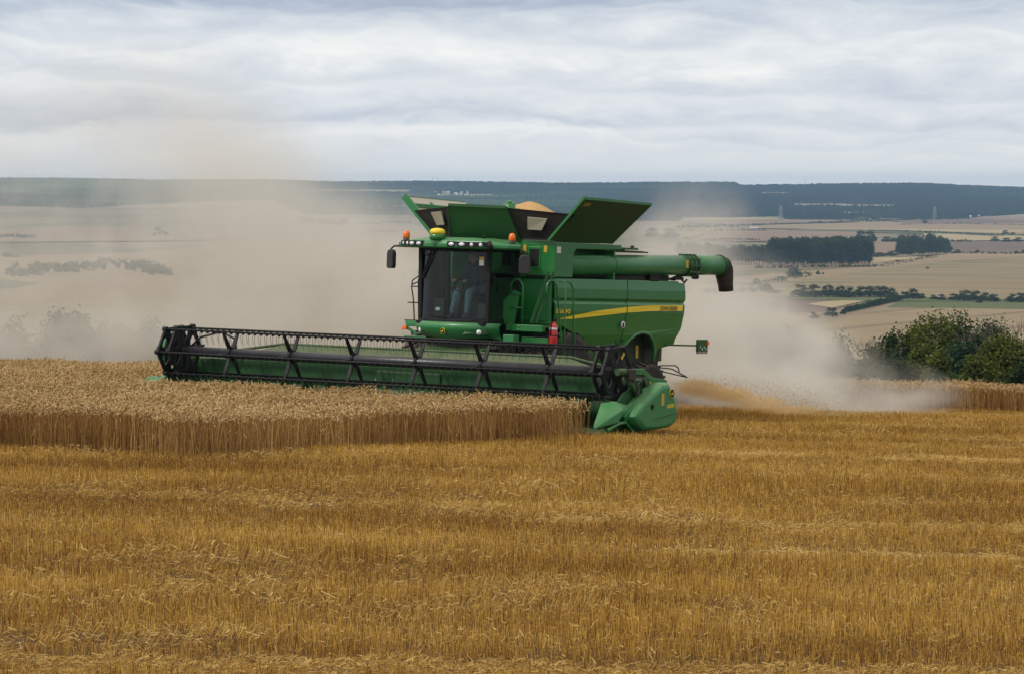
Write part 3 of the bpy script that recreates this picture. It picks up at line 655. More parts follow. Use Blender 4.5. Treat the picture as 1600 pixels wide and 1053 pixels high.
# ---- header (cutting platform)
HX = 5.35
m = MB()
m.prism([(-2.95, .30), (-2.95, 1.18), (-2.88, 1.20), (-2.83, .22), (-4.28, .20), (-4.28, .24), (-3.5, .27), (-3.15, .30)][::-1], 0, -HX, HX)
hd = m.build('header', M['green_dark'], combine)
tag(hd, 'wide green cutting platform')
m = MB(); m.slab([(-4.55, -2.93, 1.20), (4.9, -2.93, 1.20), (3.5, -2.60, 1.50), (-3.35, -2.60, 1.50)], .02); m.tube([(-4.45, -2.68, 1.36), (-3.35, -2.58, 1.52), (3.5, -2.58, 1.53), (4.55, -2.68, 1.36)], .028, 8); m.build('back_shield', M['green_dusty'], hd)
m = MB(); m.slab([(-3.3, -2.57, 1.5), (3.4, -2.57, 1.5), (3.4, -2.57, .6), (-3.3, -2.57, .6)], .03)
m.box((0, -2.7, 1.15), (10.4, .14, .14)); m.box((0, -2.72, .35), (10.4, .16, .16)); m.build('frame_beam', M['green_dark'], hd)
# screw auger with flighting
m = MB(); m.tube([(-HX+.1, -3.28, .62), (HX-.1, -3.28, .62)], .16, 18)
for s in (-1, 1):
    pts = []
    N = 200
    A = []
    for i in range(N+1):
        x = s*(HX-.15-(HX-.15-.75)*i/N); a = s*2*math.pi*i/N*(HX-.9)/.55
        A.append((m.bm.verts.new((x, -3.28+.15*math.cos(a), .62+.15*math.sin(a))), m.bm.verts.new((x, -3.28+.29*math.cos(a), .62+.29*math.sin(a)))))
    for (a, b_), (c_, d_) in zip(A, A[1:]): m.bm.faces.new((a, b_, d_, c_))
m.build('screw_auger', M['green_dark'], hd)
m = MB()
for k in range(16): a = k*1.3; x = -.7+k*.093; m.bar((x, -3.28, .62), (x, -3.28+.36*math.cos(a), .62+.36*math.sin(a)), .016)
m.build('auger_finger', M['steel'], hd)
m = MB(); m.box((.1, -2.90, .72), (1.5, .03, .5)); m.build('feed_opening', M['dark_metal'], hd)
m = MB()
for k in range(139):
    x = -5.25+k*.0762; m.hull([(x-.018, -4.26, .205), (x+.018, -4.26, .205), (x-.018, -4.26, .245), (x+.018, -4.26, .245), (x, -4.42, .222)])
m.box((0, -4.25, .235), (10.6, .08, .02)); m.build('knife', M['steel'], hd)
def emb_parent(o): return o
for s in (1, -1):
    # crop divider: side shield
    poly = [(-2.88, 1.14), (-2.66, 1.16), (-2.55, 1.05), (-2.38, .86), (-2.30, .60), (-2.34, .44), (-2.56, .33), (-3.15, .285), (-3.55, .29), (-3.78, .44), (-3.84, .54), (-3.72, .66), (-3.52, .80), (-3.2, .97)]
    m = MB()
    cyy, czz = -3.0, .66
    lay = [(5.42, 1.0), (5.66, 1.0), (5.735, .94), (5.765, .80)]
    rr = [[m.bm.verts.new((s*x, cyy+(y-cyy)*k, czz+(z-czz)*k)) for y, z in poly] for x, k in lay]
    for A, B in zip(rr, rr[1:]):
        for k in range(len(A)): f = m.bm.faces.new((A[k], A[(k+1) % len(A)], B[(k+1) % len(A)], B[k])); f.smooth = True
    m.bm.faces.new(rr[0]); m.bm.faces.new(rr[-1][::-1])
    ds = m.build('divider_shield', M['green_poly'], hd, bevel=.01)
    m = MB(); m.hull([(s*5.50, -4.78, .33), (s*5.46, -4.74, .40), (s*5.20, -4.12, .78), (s*5.50, -4.06, .82), (s*5.68, -4.1, .68), (s*5.66, -4.2, .45), (s*5.42, -4.5, .31), (s*5.2, -4.15, .45)])
    m.tube([(s*5.42, -4.1, .63), (s*5.42, -3.62, .60)], [.19, .15], 14); m.build('divider_nose', M['green_poly'], hd, bevel=.01)
    m = MB(); m.tube([(s*5.60, -4.5, .30), (s*5.62, -4.15, .42), (s*5.6, -3.9, .44), (s*5.6, -3.55, .20)], .035, 8); m.tube([(s*5.58, -3.86, .55), (s*5.5, -3.62, .38), (s*5.5, -3.45, .22)], .04, 8); m.bar((s*5.6, -3.95, .50), (s*5.55, -3.55, .72), .06, .10)
    m.box((s*5.4, -3.4, .21), (.3, .5, .06)); m.build('skid_shoe', M['green'], hd, bevel=.006)
    # end plate of the trough
    m = MB(); m.prism([(-4.2, .22), (-4.15, .50), (-3.65, .95), (-2.9, 1.20), (-2.85, .22)], 0, s*5.33, s*5.38); m.build('end_plate', M['green_dark'], hd, bevel=.006)
    # lift arm of the reel and cylinder
    m = MB(); m.bar((s*5.42, -3.62, 1.345), (s*5.42, -3.1, 1.35), .09, .11); m.bar((s*5.42, -3.14, 1.36), (s*5.42, -2.82, 1.20), .09, .10); m.bar((s*5.42, -2.86, 1.20), (s*5.42, -2.3, 1.15), .08, .09); ra_ = m.build('reel_arm', M['green'], hd, bevel=.008)
    m = MB(); m.tube([(s*5.44, -3.6, 1.20), (s*5.44, -3.25, .90)], .045, 10); m.tube([(s*5.42, -3.95, 1.345), (s*5.42, -3.66, 1.345)], .065, 12); m.bar((s*5.46, -3.5, 1.18), (s*5.46, -3.02, .80), .05, .11); m.bar((s*5.46, -3.1, 1.25), (s*5.46, -2.86, .98), .05, .11); m.build('cylinder', M['green_dusty'], hd)
    m = MB(); m.box((s*5.45, -3.56, 1.30), (.12, .22, .20)); m.tube([(s*5.49, -3.55, 1.17), (s*5.5, -3.25, 1.16), (s*5.5, -3.2, .7)], .015, 6); m.tube([(s*5.45, -3.5, 1.25), (s*5.5, -3.35, 1.05), (s*5.47, -3.4, .8), (s*5.47, -3.2, .6)], .014, 6); m.build('hose_bracket', M['dark_metal'], hd, bevel=.008)
    if s > 0:
        m = MB(); m.box((5.475, -2.93, 1.12), (.02, .09, .10)); m.box((5.475, -3.0, .88), (.02, .08, .06)); m.build('warning_label', M['yellow_warn'], hd)
        em = emblem((5.768, -2.62, .96), .085, (0, 1, 0), (0, 0, 1), combine)
        m = MB(); m.box((5.77, -2.92, .85), (.008, .09, .22), (-.0, 0, 0)); m.build('warning_label', M['yellow_warn'], ds)
        text('635R', .09, (5.768, -2.75, .69), (0, 1, .08), (0, -.08, 1), M['yellow'], combine, ext=.004, bold=.002, width=.24)
        m = MB(); m.lathe([(0, 0), (.05, 0), (.05, .01), (.03, .01), (.03, -.0)], (5.765, -3.27, .72), 'X', 14); m.build('filler_hole', M['black'], ds)
        m = MB(); m.bar((5.762, -3.2, .48), (5.77, -2.45, .60), .02, .012); m.build('panel_seam', M['green_dusty'], ds)
# green guard at the far end of the reel (belt drive)
m = MB(); m.prism([(-3.86, 1.1), (-3.86, 1.35), (-3.76, 1.66), (-3.5, 1.68), (-3.35, 1.4), (-3.4, 1.1), (-3.6, 1.02)], 0, -5.46, -5.36); m.build('drive_guard', M['green_poly'], hd, bevel=.03)
m = MB(); m.tube([(-5.05, -3.5, 1.35), (-4.85, -3.35, 1.6), (-4.45, -3.2, 1.72), (-4.2, -3.1, 1.6), (-4.15, -3.0, 1.2)], .022, 8); m.tube([(-5.0, -3.5, 1.4), (-4.7, -3.4, 1.45)], .02, 6); m.build('hydraulic_hose', M['plastic'], hd)

# ---- reel
RY, RZ, RR = -3.70, 1.327, .50
reel = empty('reel', (0, RY, RZ-ZOFF)); reel.parent = combine
tag(reel, 'black six bat reel with tines')
m = MB(); m.tube([(-5.2, 0, 0), (5.2, 0, 0)], .095, 24); m.build('reel_tube', M['reel_grey'], reel, zoff=0)
ANG = [R_(a) for a in (66, 126, 186, 246, 306, 6)]
ANG = [R_(a+60*i) for i, a in enumerate([-4]*6)]
TINES = []
for bi, a in enumerate(ANG):
    y, z = -RR*math.cos(a), RR*math.sin(a)
    if bi == 0: z -= 0
    m = MB(); m.tube([(-5.24, y, z), (5.24, y, z)], .021, 8)
    for k in range(71):
        x = -5.2+k*.1486
        m.box((x, y, z-.02), (.022, .06, .05))
    bt = m.build('bat', M['black'], reel, zoff=0)
    for k in range(71):
        TINES.append((-5.2+k*.1486, y, z))
def tine_geo(x, y, z, jl):
    V = []; p = [(x, y, z-.03), (x+jl*.4, y-.02, z-.14), (x+jl, y+.015, z-.27)]
    for dx, dy in ((.0045, 0), (-.0045, 0), (0, .006)):
        for q in p: V.append((q[0]+dx, q[1]+dy, q[2]))
    return V, [(A+j, A+j+1, B+j+1, B+j) for A, B in ((0, 3), (3, 6), (6, 0)) for j in (0, 1)]
V, F = tine_geo(0, 0, 0, .006); tm_ = np_mesh('tine', V, F, [M['reel_grey']])
order = sorted(TINES, key=lambda q: -q[2]*10+q[1])       # the hundred that show largest hang from the upper bats
for q in order[:100]: link('tine', tm_, reel, loc=q)
V = []; F = []
for q in order[100:]:
    v_, f_ = tine_geo(*q, random.uniform(-.012, .012)); F += [tuple(i+len(V) for i in t_) for t_ in f_]; V += v_
tag(link('tines', np_mesh('tines', V, F, [M['reel_grey']]), reel), kind='stuff')
for i in range(8):
    x = -5.285+i*1.51
    if i in (0, 7): continue
    m = MB()
    m.tube([(x-.03, 0, 0), (x+.03, 0, 0)], .12, 20)
    for a in ANG:
        m.bar((x, -.08*math.cos(a), .08*math.sin(a)), (x, -RR*math.cos(a), RR*math.sin(a)), .035, .10, taper=.62, up=(1, 0, 0))
    m.build('spider', M['black'], reel, zoff=0, bevel=.004)
def hex_plate(x, cy0, cz0, hub, name):
    """hexagonal end plate with a rounded opening in each sector"""
    m = MB(); m.tube([(x-.04, cy0, cz0), (x+.04, cy0, cz0)], hub, 24)
    P = [Vector((x, cy0-RR*math.cos(a), cz0+RR*math.sin(a))) for a in ANG]; C0 = Vector((x, cy0, cz0))
    for i in range(6):
        A_, B_ = P[i]*1, P[(i+1) % 6]*1; cen = (A_+B_+C0)/3; cen = cen.lerp((A_+B_)/2, .10); n_ = 8; tri = []
        for p0, p1 in ((C0, A_), (A_, B_), (B_, C0)): tri += [p0.lerp(p1, k/n_) for k in range(n_)]
        hole = [cen+(q-cen).normalized()*.045+(q-cen)*.27 for q in tri]
        L4 = []
        for dx, ring_ in ((-.012, tri), (.012, tri), (.012, hole), (-.012, hole)): L4.append([m.bm.verts.new(q+Vector((dx, 0, 0))) for q in ring_])
        for R1, R2 in ((L4[1], L4[2]), (L4[2], L4[3]), (L4[3], L4[0])):
            for k in range(len(tri)): m.bm.faces.new((R1[k], R1[(k+1) % len(tri)], R2[(k+1) % len(tri)], R2[k]))
        m.tube([P[i]-Vector((.05, 0, 0)), P[i]+Vector((.05, 0, 0))], .05, 12); m.bar(A_, B_, .05, .05, up=(1, 0, 0))
    return m.build(name, M['black'], reel, zoff=0, bevel=.004)
for s in (-1, 1):
    x = s*5.24
    hex_plate(x, 0, 0, .16, 'end_plate'); hex_plate(x-s*.24, .05, .03, .10, 'tine_control_plate')
    if s > 0:
        m = MB(); m.box((x+.04, .14, .30), (.01, .05, .14), (-.7, 0, 0)); m.build('warning_label', M['yellow_warn'], reel, zoff=0)

# ---- the driver, seated behind the wheel (a person is a thing of their own)
drv = empty('person', mat=MM @ Matrix.Translation((.02, -.10, -ZOFF))); tag(drv, 'person in dark shirt and blue jeans driving, seen through the cab windscreen', 'person')
def skinned(name, verts, edges, rad, mat, parent, sub=2):
    me = bpy.data.meshes.new(name); me.from_pydata(verts, edges, []); me.materials.append(mat)
    o = link(name, me, parent); o.modifiers.new('skin', 'SKIN')
    if not me.skin_vertices: 
        bm = bmesh.new(); bm.from_mesh(me); bm.verts.layers.skin.verify(); bm.to_mesh(me); bm.free()
    for i, r in enumerate(rad):
        r = r if isinstance(r, tuple) else (r, r); me.skin_vertices[0].data[i].radius = r; me.skin_vertices[0].data[i].use_root = (i == 0)
    s_ = o.modifiers.new('sub', 'SUBSURF'); s_.levels = sub; s_.render_levels = sub
    for p in me.polygons: p.use_smooth = True
    return o
V = [(0, -.74, 2.74), (0, -.72, 2.92), (0, -.74, 3.08), (0, -.76, 3.17), (0, -.78, 3.24),        # 0 pelvis .. 4 neck
     (-.17, -.75, 3.10), (-.23, -.92, 2.93), (-.16, -1.12, 2.90), (-.14, -1.18, 2.90),            # right arm to the wheel
     (.17, -.75, 3.10), (.24, -.86, 2.90), (.13, -1.08, 2.88), (.09, -1.15, 2.89),                # left arm
     (-.10, -.80, 2.71), (-.13, -1.14, 2.70), (-.16, -1.24, 2.34), (-.16, -1.28, 2.20), (-.16, -1.42, 2.17),
     (.10, -.80, 2.71), (.13, -1.12, 2.70), (.14, -1.18, 2.34), (.14, -1.20, 2.20), (.14, -1.34, 2.17)]
E = [(0, 1), (1, 2), (2, 3), (3, 4), (3, 5), (5, 6), (6, 7), (7, 8), (3, 9), (9, 10), (10, 11), (11, 12), (0, 13), (13, 14), (14, 15), (15, 16), (16, 17), (0, 18), (18, 19), (19, 20), (20, 21), (21, 22)]
Rd = [(.15, .12), (.14, .11), (.17, .12), (.09, .08), .055, .065, .05, .035, .028, .065, .05, .035, .028, .09, .075, .055, .045, .035, .09, .075, .055, .045, .035]
skinned('body', V, E, Rd, M['shirt'], drv)
Vj = [(0, -.75, 2.70), (-.10, -.80, 2.71), (-.13, -1.14, 2.70), (-.16, -1.24, 2.34), (-.16, -1.27, 2.22), (.10, -.80, 2.71), (.13, -1.12, 2.70), (.14, -1.18, 2.34), (.14, -1.20, 2.22)]
skinned('jeans', Vj, [(0, 1), (1, 2), (2, 3), (3, 4), (0, 5), (5, 6), (6, 7), (7, 8)], [(.155, .125), .102, .086, .066, .06, .102, .086, .066, .06], M['jeans'], drv)
m = MB(); bmesh.ops.create_uvsphere(m.bm, u_segments=20, v_segments=14, radius=1)
for v_ in m.bm.verts:
    x, y, z = v_.co; 
    k = 1-.22*max(0, -z)**1.5
    v_.co = (x*.078*k, y*.098*k-(.012 if (y < -.75 and abs(x) < .25 and -.35 < z < .1) else 0), z*.118)
m.bm.transform(Matrix.Translation((0, -.83, 3.345)) @ Matrix.Rotation(R_(-6), 4, 'X'))
for sx_ in (-1, 1): m.hull([(sx_*a, -.82+b_, 3.33+c_) for a, b_, c_ in ((.074, 0, .03), (.074, .02, -.03), (.09, .01, .03), (.088, .02, -.02), (.076, -.015, 0))])
m.hull([(-.014, -.925, 3.325), (.014, -.925, 3.325), (0, -.95, 3.328), (0, -.925, 3.37)])
m.build('head', M['skin'], drv, zoff=0)
m = MB(); bmesh.ops.create_uvsphere(m.bm, u_segments=20, v_segments=12, radius=1)
bmesh.ops.delete(m.bm, geom=[v_ for v_ in m.bm.verts if v_.co.z < -.25 or (v_.co.y < -.35 and v_.co.z < .45)], context='VERTS')
for v_ in m.bm.verts: v_.co = (v_.co.x*.086, v_.co.y*.106, v_.co.z*.126)
m.bm.transform(Matrix.Translation((0, -.822, 3.35))); m.build('hair', M['hair'], drv, zoff=0)
m = MB()
for sx_ in (-1, 1): m.lathe([(0, -.008), (.009, -.004), (.009, .004), (0, .008)], (sx_*.03, -.921, 3.352), 'Y', 8); 
m.box((0, -.925, 3.285), (.045, .006, .008)); m.build('eyes', M['hair'], drv, zoff=0)
for s, hx in ((-1, (-.15, -1.19, 2.90)), (1, (.09, -1.16, 2.89))):
    hv = [hx, (hx[0], hx[1]-.05, hx[2]+.0)]; he = [(0, 1)]; hr = [.026, (.036, .022)]
    for k in range(4):
        dx = (k-1.5)*.019; L_ = (.030, .034, .032, .026)[k]; i0 = len(hv)
        hv += [(hx[0]+dx, hx[1]-.075, hx[2]+.008), (hx[0]+dx, hx[1]-.075-L_*.6, hx[2]-.012), (hx[0]+dx*.9, hx[1]-.07-L_*.3, hx[2]-.036)]
        he += [(1, i0), (i0, i0+1), (i0+1, i0+2)]; hr += [.009, .0085, .007]
    i0 = len(hv); hv += [(hx[0]-s*.035, hx[1]-.035, hx[2]-.005), (hx[0]-s*.04, hx[1]-.062, hx[2]-.022)]; he += [(1, i0), (i0, i0+1)]; hr += [.011, .009]
    skinned('hand', hv, he, hr, M['skin'], drv, 1)
# ------------------------------------------------------------------ the land: field, valley floor, hills
def hill_top(az):      # skyline of the far hills, as height at 10 km, by bearing (px of a 5700 px lens)
    px = az*5700+800
    yt = np.interp(px, [-600, 0, 110, 250, 420, 520, 700, 1000, 1145, 1160, 1250, 1440, 1600, 2200], [283, 280, 280.5, 283, 282, 285, 285.5, 286, 286.5, 291, 290, 286.5, 291.5, 288])
    return CAMZ+(290-yt)/5700*10000
def H(x, y):
    az = x/np.maximum(y, 1)
    px = az*5700+800
    y0 = np.interp(px, [-300, 0, 400, 700, 1040, 1070, 1220, 1560, 1900], [4300, 4400, 4800, 5600, 6000, 6300, 6500, 6900, 7000])
    t = np.clip((y-y0)/(10000-y0), 0, 1)
    t = t**1.25*(1-.12*np.sin(t*np.pi)) + .035*np.sin(t*9+az*60)*np.sin(t*np.pi)
    rise = (hill_top(az)-8+55.45)*t
    return rise - .0*y
rows = np.concatenate([np.arange(-30, 30, 6), np.arange(30, 130, 1.0), np.arange(130, 700, 6), np.geomspace(700, 4200, 60), np.arange(4250, 10001, 90), [10200, 10600, 11500, 13500]])
cols = np.linspace(-1, 1, 241); cols = np.sign(cols)*np.abs(cols)**1.25
V = []
for yy in rows:
    hw = 40+.42*max(yy, 0)+ (yy > 200)*20
    xx = cols*hw; z = G(xx, np.full_like(xx, yy))
    if yy > 4000: z = z+H(xx, np.full_like(xx, yy)) - (yy > 10100)*(yy-10000)*.03
    V.append(np.stack([xx, np.full_like(xx, yy), z], 1))
nC_ = len(cols); nR_ = len(rows); V = np.concatenate(V)
ii, jj = np.meshgrid(np.arange(nR_-1), np.arange(nC_-1), indexing='ij'); a_ = (ii*nC_+jj).ravel()
F = np.stack([a_, a_+1, a_+nC_+1, a_+nC_], 1)
m, t, out = material('field_earth')
co = t.n('ShaderNodeTexCoord').outputs['Object']
sy = t.n('ShaderNodeSeparateXYZ', inp={0: co})
n1 = t.noise(co, 2.2, 6, .65); n2 = t.noise(co, 26, 4, .7)
near = t.ramp(t.math('ADD', t.math('MULTIPLY', n1, .5), t.math('MULTIPLY', n2, .5)), [(.3, (.05, .028, .010)), (.5, (.11, .062, .022)), (.7, (.22, .13, .045))])
vn = t.noise(t.vmath('MULTIPLY', co, (1.0, .35, 1)), .0026, 3, .6); vf = t.noise(co, .03, 4, .6)
vall = t.ramp(t.math('ADD', t.math('MULTIPLY', vn, .8), t.math('MULTIPLY', vf, .2)), [(.34, (.055, .075, .028)), (.44, (.12, .115, .055)), (.5, (.24, .18, .11)), (.58, (.17, .12, .085)), (.64, (.28, .22, .12)), (.72, (.09, .10, .045))])
gr = t.noise(co, .4, 5, .7); slope = t.ramp(gr, [(.3, (.04, .05, .018)), (.7, (.13, .105, .045))])
c1 = t.mix(t.mapr(sy.outputs[1], 112, 122), near, slope); c2 = t.mix(t.mapr(sy.outputs[1], 520, 640), c1, vall); c2 = t.mix(t.mapr(sy.outputs[1], 6900, 7000, 0, .8), c2, (.27, .225, .135, 1))
bp = t.n('ShaderNodeBump', inp={'Strength': .8, 'Distance': .04, 'Height': n2})
bs = t.n('ShaderNodeBsdfPrincipled', inp={'Base Color': c2, 'Roughness': .95, 'Specular IOR Level': .15}); t.link(bp.outputs[0], bs.inputs['Normal']); t.link(bs.outputs[0], out.inputs[0])
gnd_o = link('ground', np_mesh('ground', V, F, [m], smooth=True)); tag(gnd_o, kind='structure')

# --- arable fields on the valley floor
def field_mat(name, c1, c2, ang, sc=.02, line=None, green=None):
    m, t, out = material(name); co = t.n('ShaderNodeTexCoord').outputs['Object']
    ro = t.n('ShaderNodeVectorRotate', rotation_type='Z_AXIS', inp={'Vector': co, 'Angle': R_(ang)}).outputs[0]
    st = t.noise(t.vmath('MULTIPLY', ro, (.05, 1, 1)), sc, 4, .65); n = t.noise(co, .012, 5, .65)
    c = t.mix(t.mapr(t.math('ADD', t.math('MULTIPLY', st, .6), t.math('MULTIPLY', n, .4)), .4, .6), (*c1, 1), (*c2, 1))
    if line:
        wv = t.n('ShaderNodeTexWave', wave_type='BANDS', bands_direction='Y', wave_profile='SIN', inp={'Vector': ro, 'Scale': .314/line[0], 'Distortion': 1.2, 'Detail': 2, 'Detail Scale': .6}).outputs['Fac']
        c = t.mix(t.math('MULTIPLY', t.mapr(wv, .88, 1.0, 0, 1), line[1]), c, (*line[2], 1))
    if green:
        g_ = t.math('MULTIPLY', t.mapr(t.noise(t.vmath('MULTIPLY', ro, (.10, 1, 1)), sc*1.1, 3, .6, dist=.4), .52, .62, 0, 1), t.mapr(t.noise(co, .0035, 2, .5), .42, .58, 0, 1))
        c = t.mix(t.math('MULTIPLY', g_, green), c, (.07, .085, .035, 1))
    b = t.n('ShaderNodeBsdfPrincipled', inp={'Base Color': c, 'Roughness': 1.0, 'Specular IOR Level': .05}); t.link(b.outputs[0], out.inputs[0]); return m
TAN, PINK, BROWN, PALE, GREEN, DK = (.28, .215, .13), (.25, .182, .12), (.135, .103, .08), (.37, .30, .17), (.11, .12, .055), (.03, .045, .02)
FM = {
 'tan': field_mat('stubble_field', TAN, (.25, .18, .115), 12),
 'near': field_mat('striped_stubble_field', (.29, .222, .135), (.245, .185, .11), -63, .03, (60, .55, (.13, .10, .06))),
 'stripe': field_mat('green_striped_field', (.28, .22, .13), (.215, .17, .10), 24, .035, (45, .35, (.10, .09, .045)), .9),
 'pink': field_mat('ploughed_field', PINK, (.22, .15, .11), 15), 'brown': field_mat('dark_ploughed_field', BROWN, (.17, .12, .10), 10),
 'pale': field_mat('pale_stubble_field', PALE, (.33, .26, .15), 8), 'green': field_mat('grass_field', GREEN, (.10, .12, .05), 8), 'dull': field_mat('dull_grass_field', (.10, .105, .05), (.17, .14, .08), 8)}
layer = [0]
def field(kind, pts, n=14):
    """a field laid on the valley floor"""
    layer[0] += 1; z = -55.45+.06*layer[0]; bm = bmesh.new()
    vs = [bm.verts.new(vp(px, py, -55.45)*1.0) for px, py in pts]
    for v_ in vs: v_.co.z = z
    bm.faces.new(vs); me = bpy.data.meshes.new('field'); bm.normal_update()
    if bm.faces[:][0].normal.z < 0: bmesh.ops.reverse_faces(bm, faces=bm.faces[:])
    bm.to_mesh(me); bm.free(); me.materials.append(FM[kind]); return tag(link('field', me), kind='structure')
field('near', [(900, 640), (1000, 560), (1250, 515), (1395, 478), (1500, 480), (1760, 484), (2050, 640)])
field('green', [(1385, 481), (1405, 472), (1600, 471), (1800, 473), (1800, 487), (1500, 482)])
field('brown', [(1000, 478), (1180, 470), (1300, 470), (1345, 471), (1290, 489), (1150, 492), (950, 500)])
field('tan', [(950, 500), (1150, 492), (1290, 489), (1250, 506), (1000, 555), (800, 560), (820, 510)])
field('pale', [(1290, 472), (1372, 467), (1300, 482), (1262, 476)])
field('green', [(1230, 465.5), (1400, 465.5), (1600, 470), (1600, 472), (1395, 471.5), (1230, 469.5)])
field('stripe', [(1120, 468), (1200, 440), (1330, 412), (1420, 394), (1640, 394), (1900, 402), (1900, 471), (1600, 470), (1400, 465), (1230, 465)])
field('tan', [(1100, 440), (1200, 425), (1330, 415), (1370, 408), (1500, 397), (1600, 394), (1700, 396), (1480, 409), (1300, 432), (1190, 446)])
field('dull', [(1130, 436), (1130, 427), (1250, 419), (1372, 414), (1372, 417), (1250, 425)])
field('pale', [(1364, 412), (1366, 404), (1462, 401.5), (1480, 398.5), (1420, 406)])
field('pink', [(1366, 380), (1480, 379), (1480, 394), (1366, 399)])
field('brown', [(1478, 379), (1640, 380), (1900, 383), (1900, 396), (1600, 396), (1498, 396)])
field('pale', [(1440, 365), (1550, 370), (1600, 369), (1600, 376), (1500, 378), (1450, 373)])
field('green', [(1370, 361.2), (1600, 368), (1600, 370), (1460, 366.5), (1230, 361.6), (1230, 360.6)])
field('tan', [(1060, 360), (1130, 358), (1080, 372), (1045, 376), (1020, 372)])
field('pink', [(1080, 376), (1140, 360), (1240, 362), (1340, 364), (1345, 377), (1230, 378), (1150, 379)])
field('tan', [(1190, 353), (1340, 349), (1600, 348), (1800, 350), (1800, 366), (1600, 368), (1450, 363), (1340, 360), (1180, 358.5)])
field('pale', [(1240, 360.2), (1400, 361), (1560, 366), (1600, 364), (1600, 361), (1450, 360), (1300, 359)])
field('pink', [(1060, 345), (1220, 344.5), (1340, 345.5), (1340, 348), (1230, 351), (1160, 353), (1060, 349)])
field('brown', [(1380, 345), (1500, 342.8), (1600, 346), (1600, 350), (1420, 350)])
field('pale', [(1065, 340.5), (1125, 340.2), (1218, 342), (1215, 344), (1065, 345)])
# left half, seen through the dust
field('tan', [(-200, 400), (260, 392), (520, 372), (760, 356), (900, 360), (700, 420), (300, 470), (-200, 490)])
field('pink', [(-200, 352), (150, 346), (420, 358), (600, 352), (620, 362), (300, 378), (-200, 382)])
field('pale', [(480, 340), (640, 336), (660, 344), (620, 352), (490, 350)])
field('dull', [(-200, 385), (120, 382), (240, 396), (-200, 408)])
field('green', [(-200, 445), (0, 440), (60, 446), (20, 455), (-200, 460)])
field('near', [(-300, 500), (100, 478), (500, 450), (800, 430), (900, 470), (700, 560), (300, 640), (-400, 640)])

# --- woods that cover the far hills: one canopy surface of countless tree tops
NX, NY = 1750, 190
pxs = np.linspace(-900, 2560, NX); ds = np.linspace(4700, 10150, NY)
az = (pxs-800)/5700; X = az[None, :]*ds[:, None]; Y = np.repeat(ds[:, None], NX, 1)
base = G(X, Y)+H(X, Y)
py = 290-(base-CAMZ)/Y*5700; PX = np.repeat(pxs[None, :], NY, 0)
def lown(X, Y, sc, seed, n=6):
    r = np.random.default_rng(seed); z = 0*X
    for k in range(n):
        th = r.uniform(0, 2*np.pi); f = sc*(1.6**(k*.7)); z = z+np.sin((X*np.cos(th)+Y*np.sin(th))*f+r.uniform(0, 7))*(.8**k)
    return z/2.2
edge = np.interp(PX, [-220, 0, 120, 260, 420, 480, 640, 660, 1040, 1062, 1066, 1220, 1226, 1250, 1330, 1345, 1360, 1500, 1540, 1600, 1830], [318, 322, 326, 318, 312, 336, 336, 344, 346, 347, 340, 339, 342, 343.5, 343, 339, 342, 343, 338, 335.5, 334])
mask = (py < edge+.6*lown(X, Y, .02, 3))
def rect(x0, x1, y0, y1, sl=0): return (PX > x0) & (PX < x1) & (py > y0+(PX-x0)*sl) & (py < y1+(PX-x0)*sl)
clear = rect(1240, 1322, 318.5, 327, .004) | rect(1306, 1396, 319.5, 328.5, .01) | rect(1316, 1384, 331.5, 338.5, .012) | rect(480, 640, 297, 303, .002) | rect(690, 770, 304, 311) | rect(470, 640, 322, 330) | rect(1190, 1235, 301, 306) | rect(860, 900, 300, 305)
clear |= rect(-220, 60, 300, 306) | rect(40, 200, 311, 315) | rect(220, 330, 300, 302.5)
low = lown(X, Y, .003, 5); 
th = 7.5+3*low+RNG.uniform(-3.6, 3.6, X.shape); th = np.where(mask & ~clear, th, -9)
Z = base+th
nV = np.stack([X, Y, Z], -1).reshape(-1, 3)
ii, jj = np.meshgrid(np.arange(NY-1), np.arange(NX-1), indexing='ij'); a_ = (ii*NX+jj).ravel()
F = np.stack([a_, a_+1, a_+NX+1, a_+NX], 1); keep = (mask & ~clear).ravel(); kf = keep[F].any(1); F = F[kf]
used = np.zeros(len(nV), bool); used[F.ravel()] = True; remap = np.cumsum(used)-1
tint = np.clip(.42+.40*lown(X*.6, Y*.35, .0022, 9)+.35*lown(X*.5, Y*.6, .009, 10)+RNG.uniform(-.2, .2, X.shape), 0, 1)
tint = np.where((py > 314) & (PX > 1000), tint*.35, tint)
m, t, out = material('distant_canopy')
ta = t.n('ShaderNodeAttribute', attribute_name='tint').outputs['Fac']
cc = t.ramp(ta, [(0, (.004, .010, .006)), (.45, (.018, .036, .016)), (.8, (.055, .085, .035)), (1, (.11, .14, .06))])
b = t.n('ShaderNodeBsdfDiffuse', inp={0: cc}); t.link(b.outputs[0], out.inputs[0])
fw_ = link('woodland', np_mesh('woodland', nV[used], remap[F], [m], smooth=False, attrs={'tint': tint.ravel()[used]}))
tag(fw_, 'dark woodland covering the far hills up to the skyline', 'woodland', kind='stuff')
clm = field_mat('hillside_field', (.40, .32, .19), (.32, .25, .15), 8)
gnd_o.data.materials.append(clm)
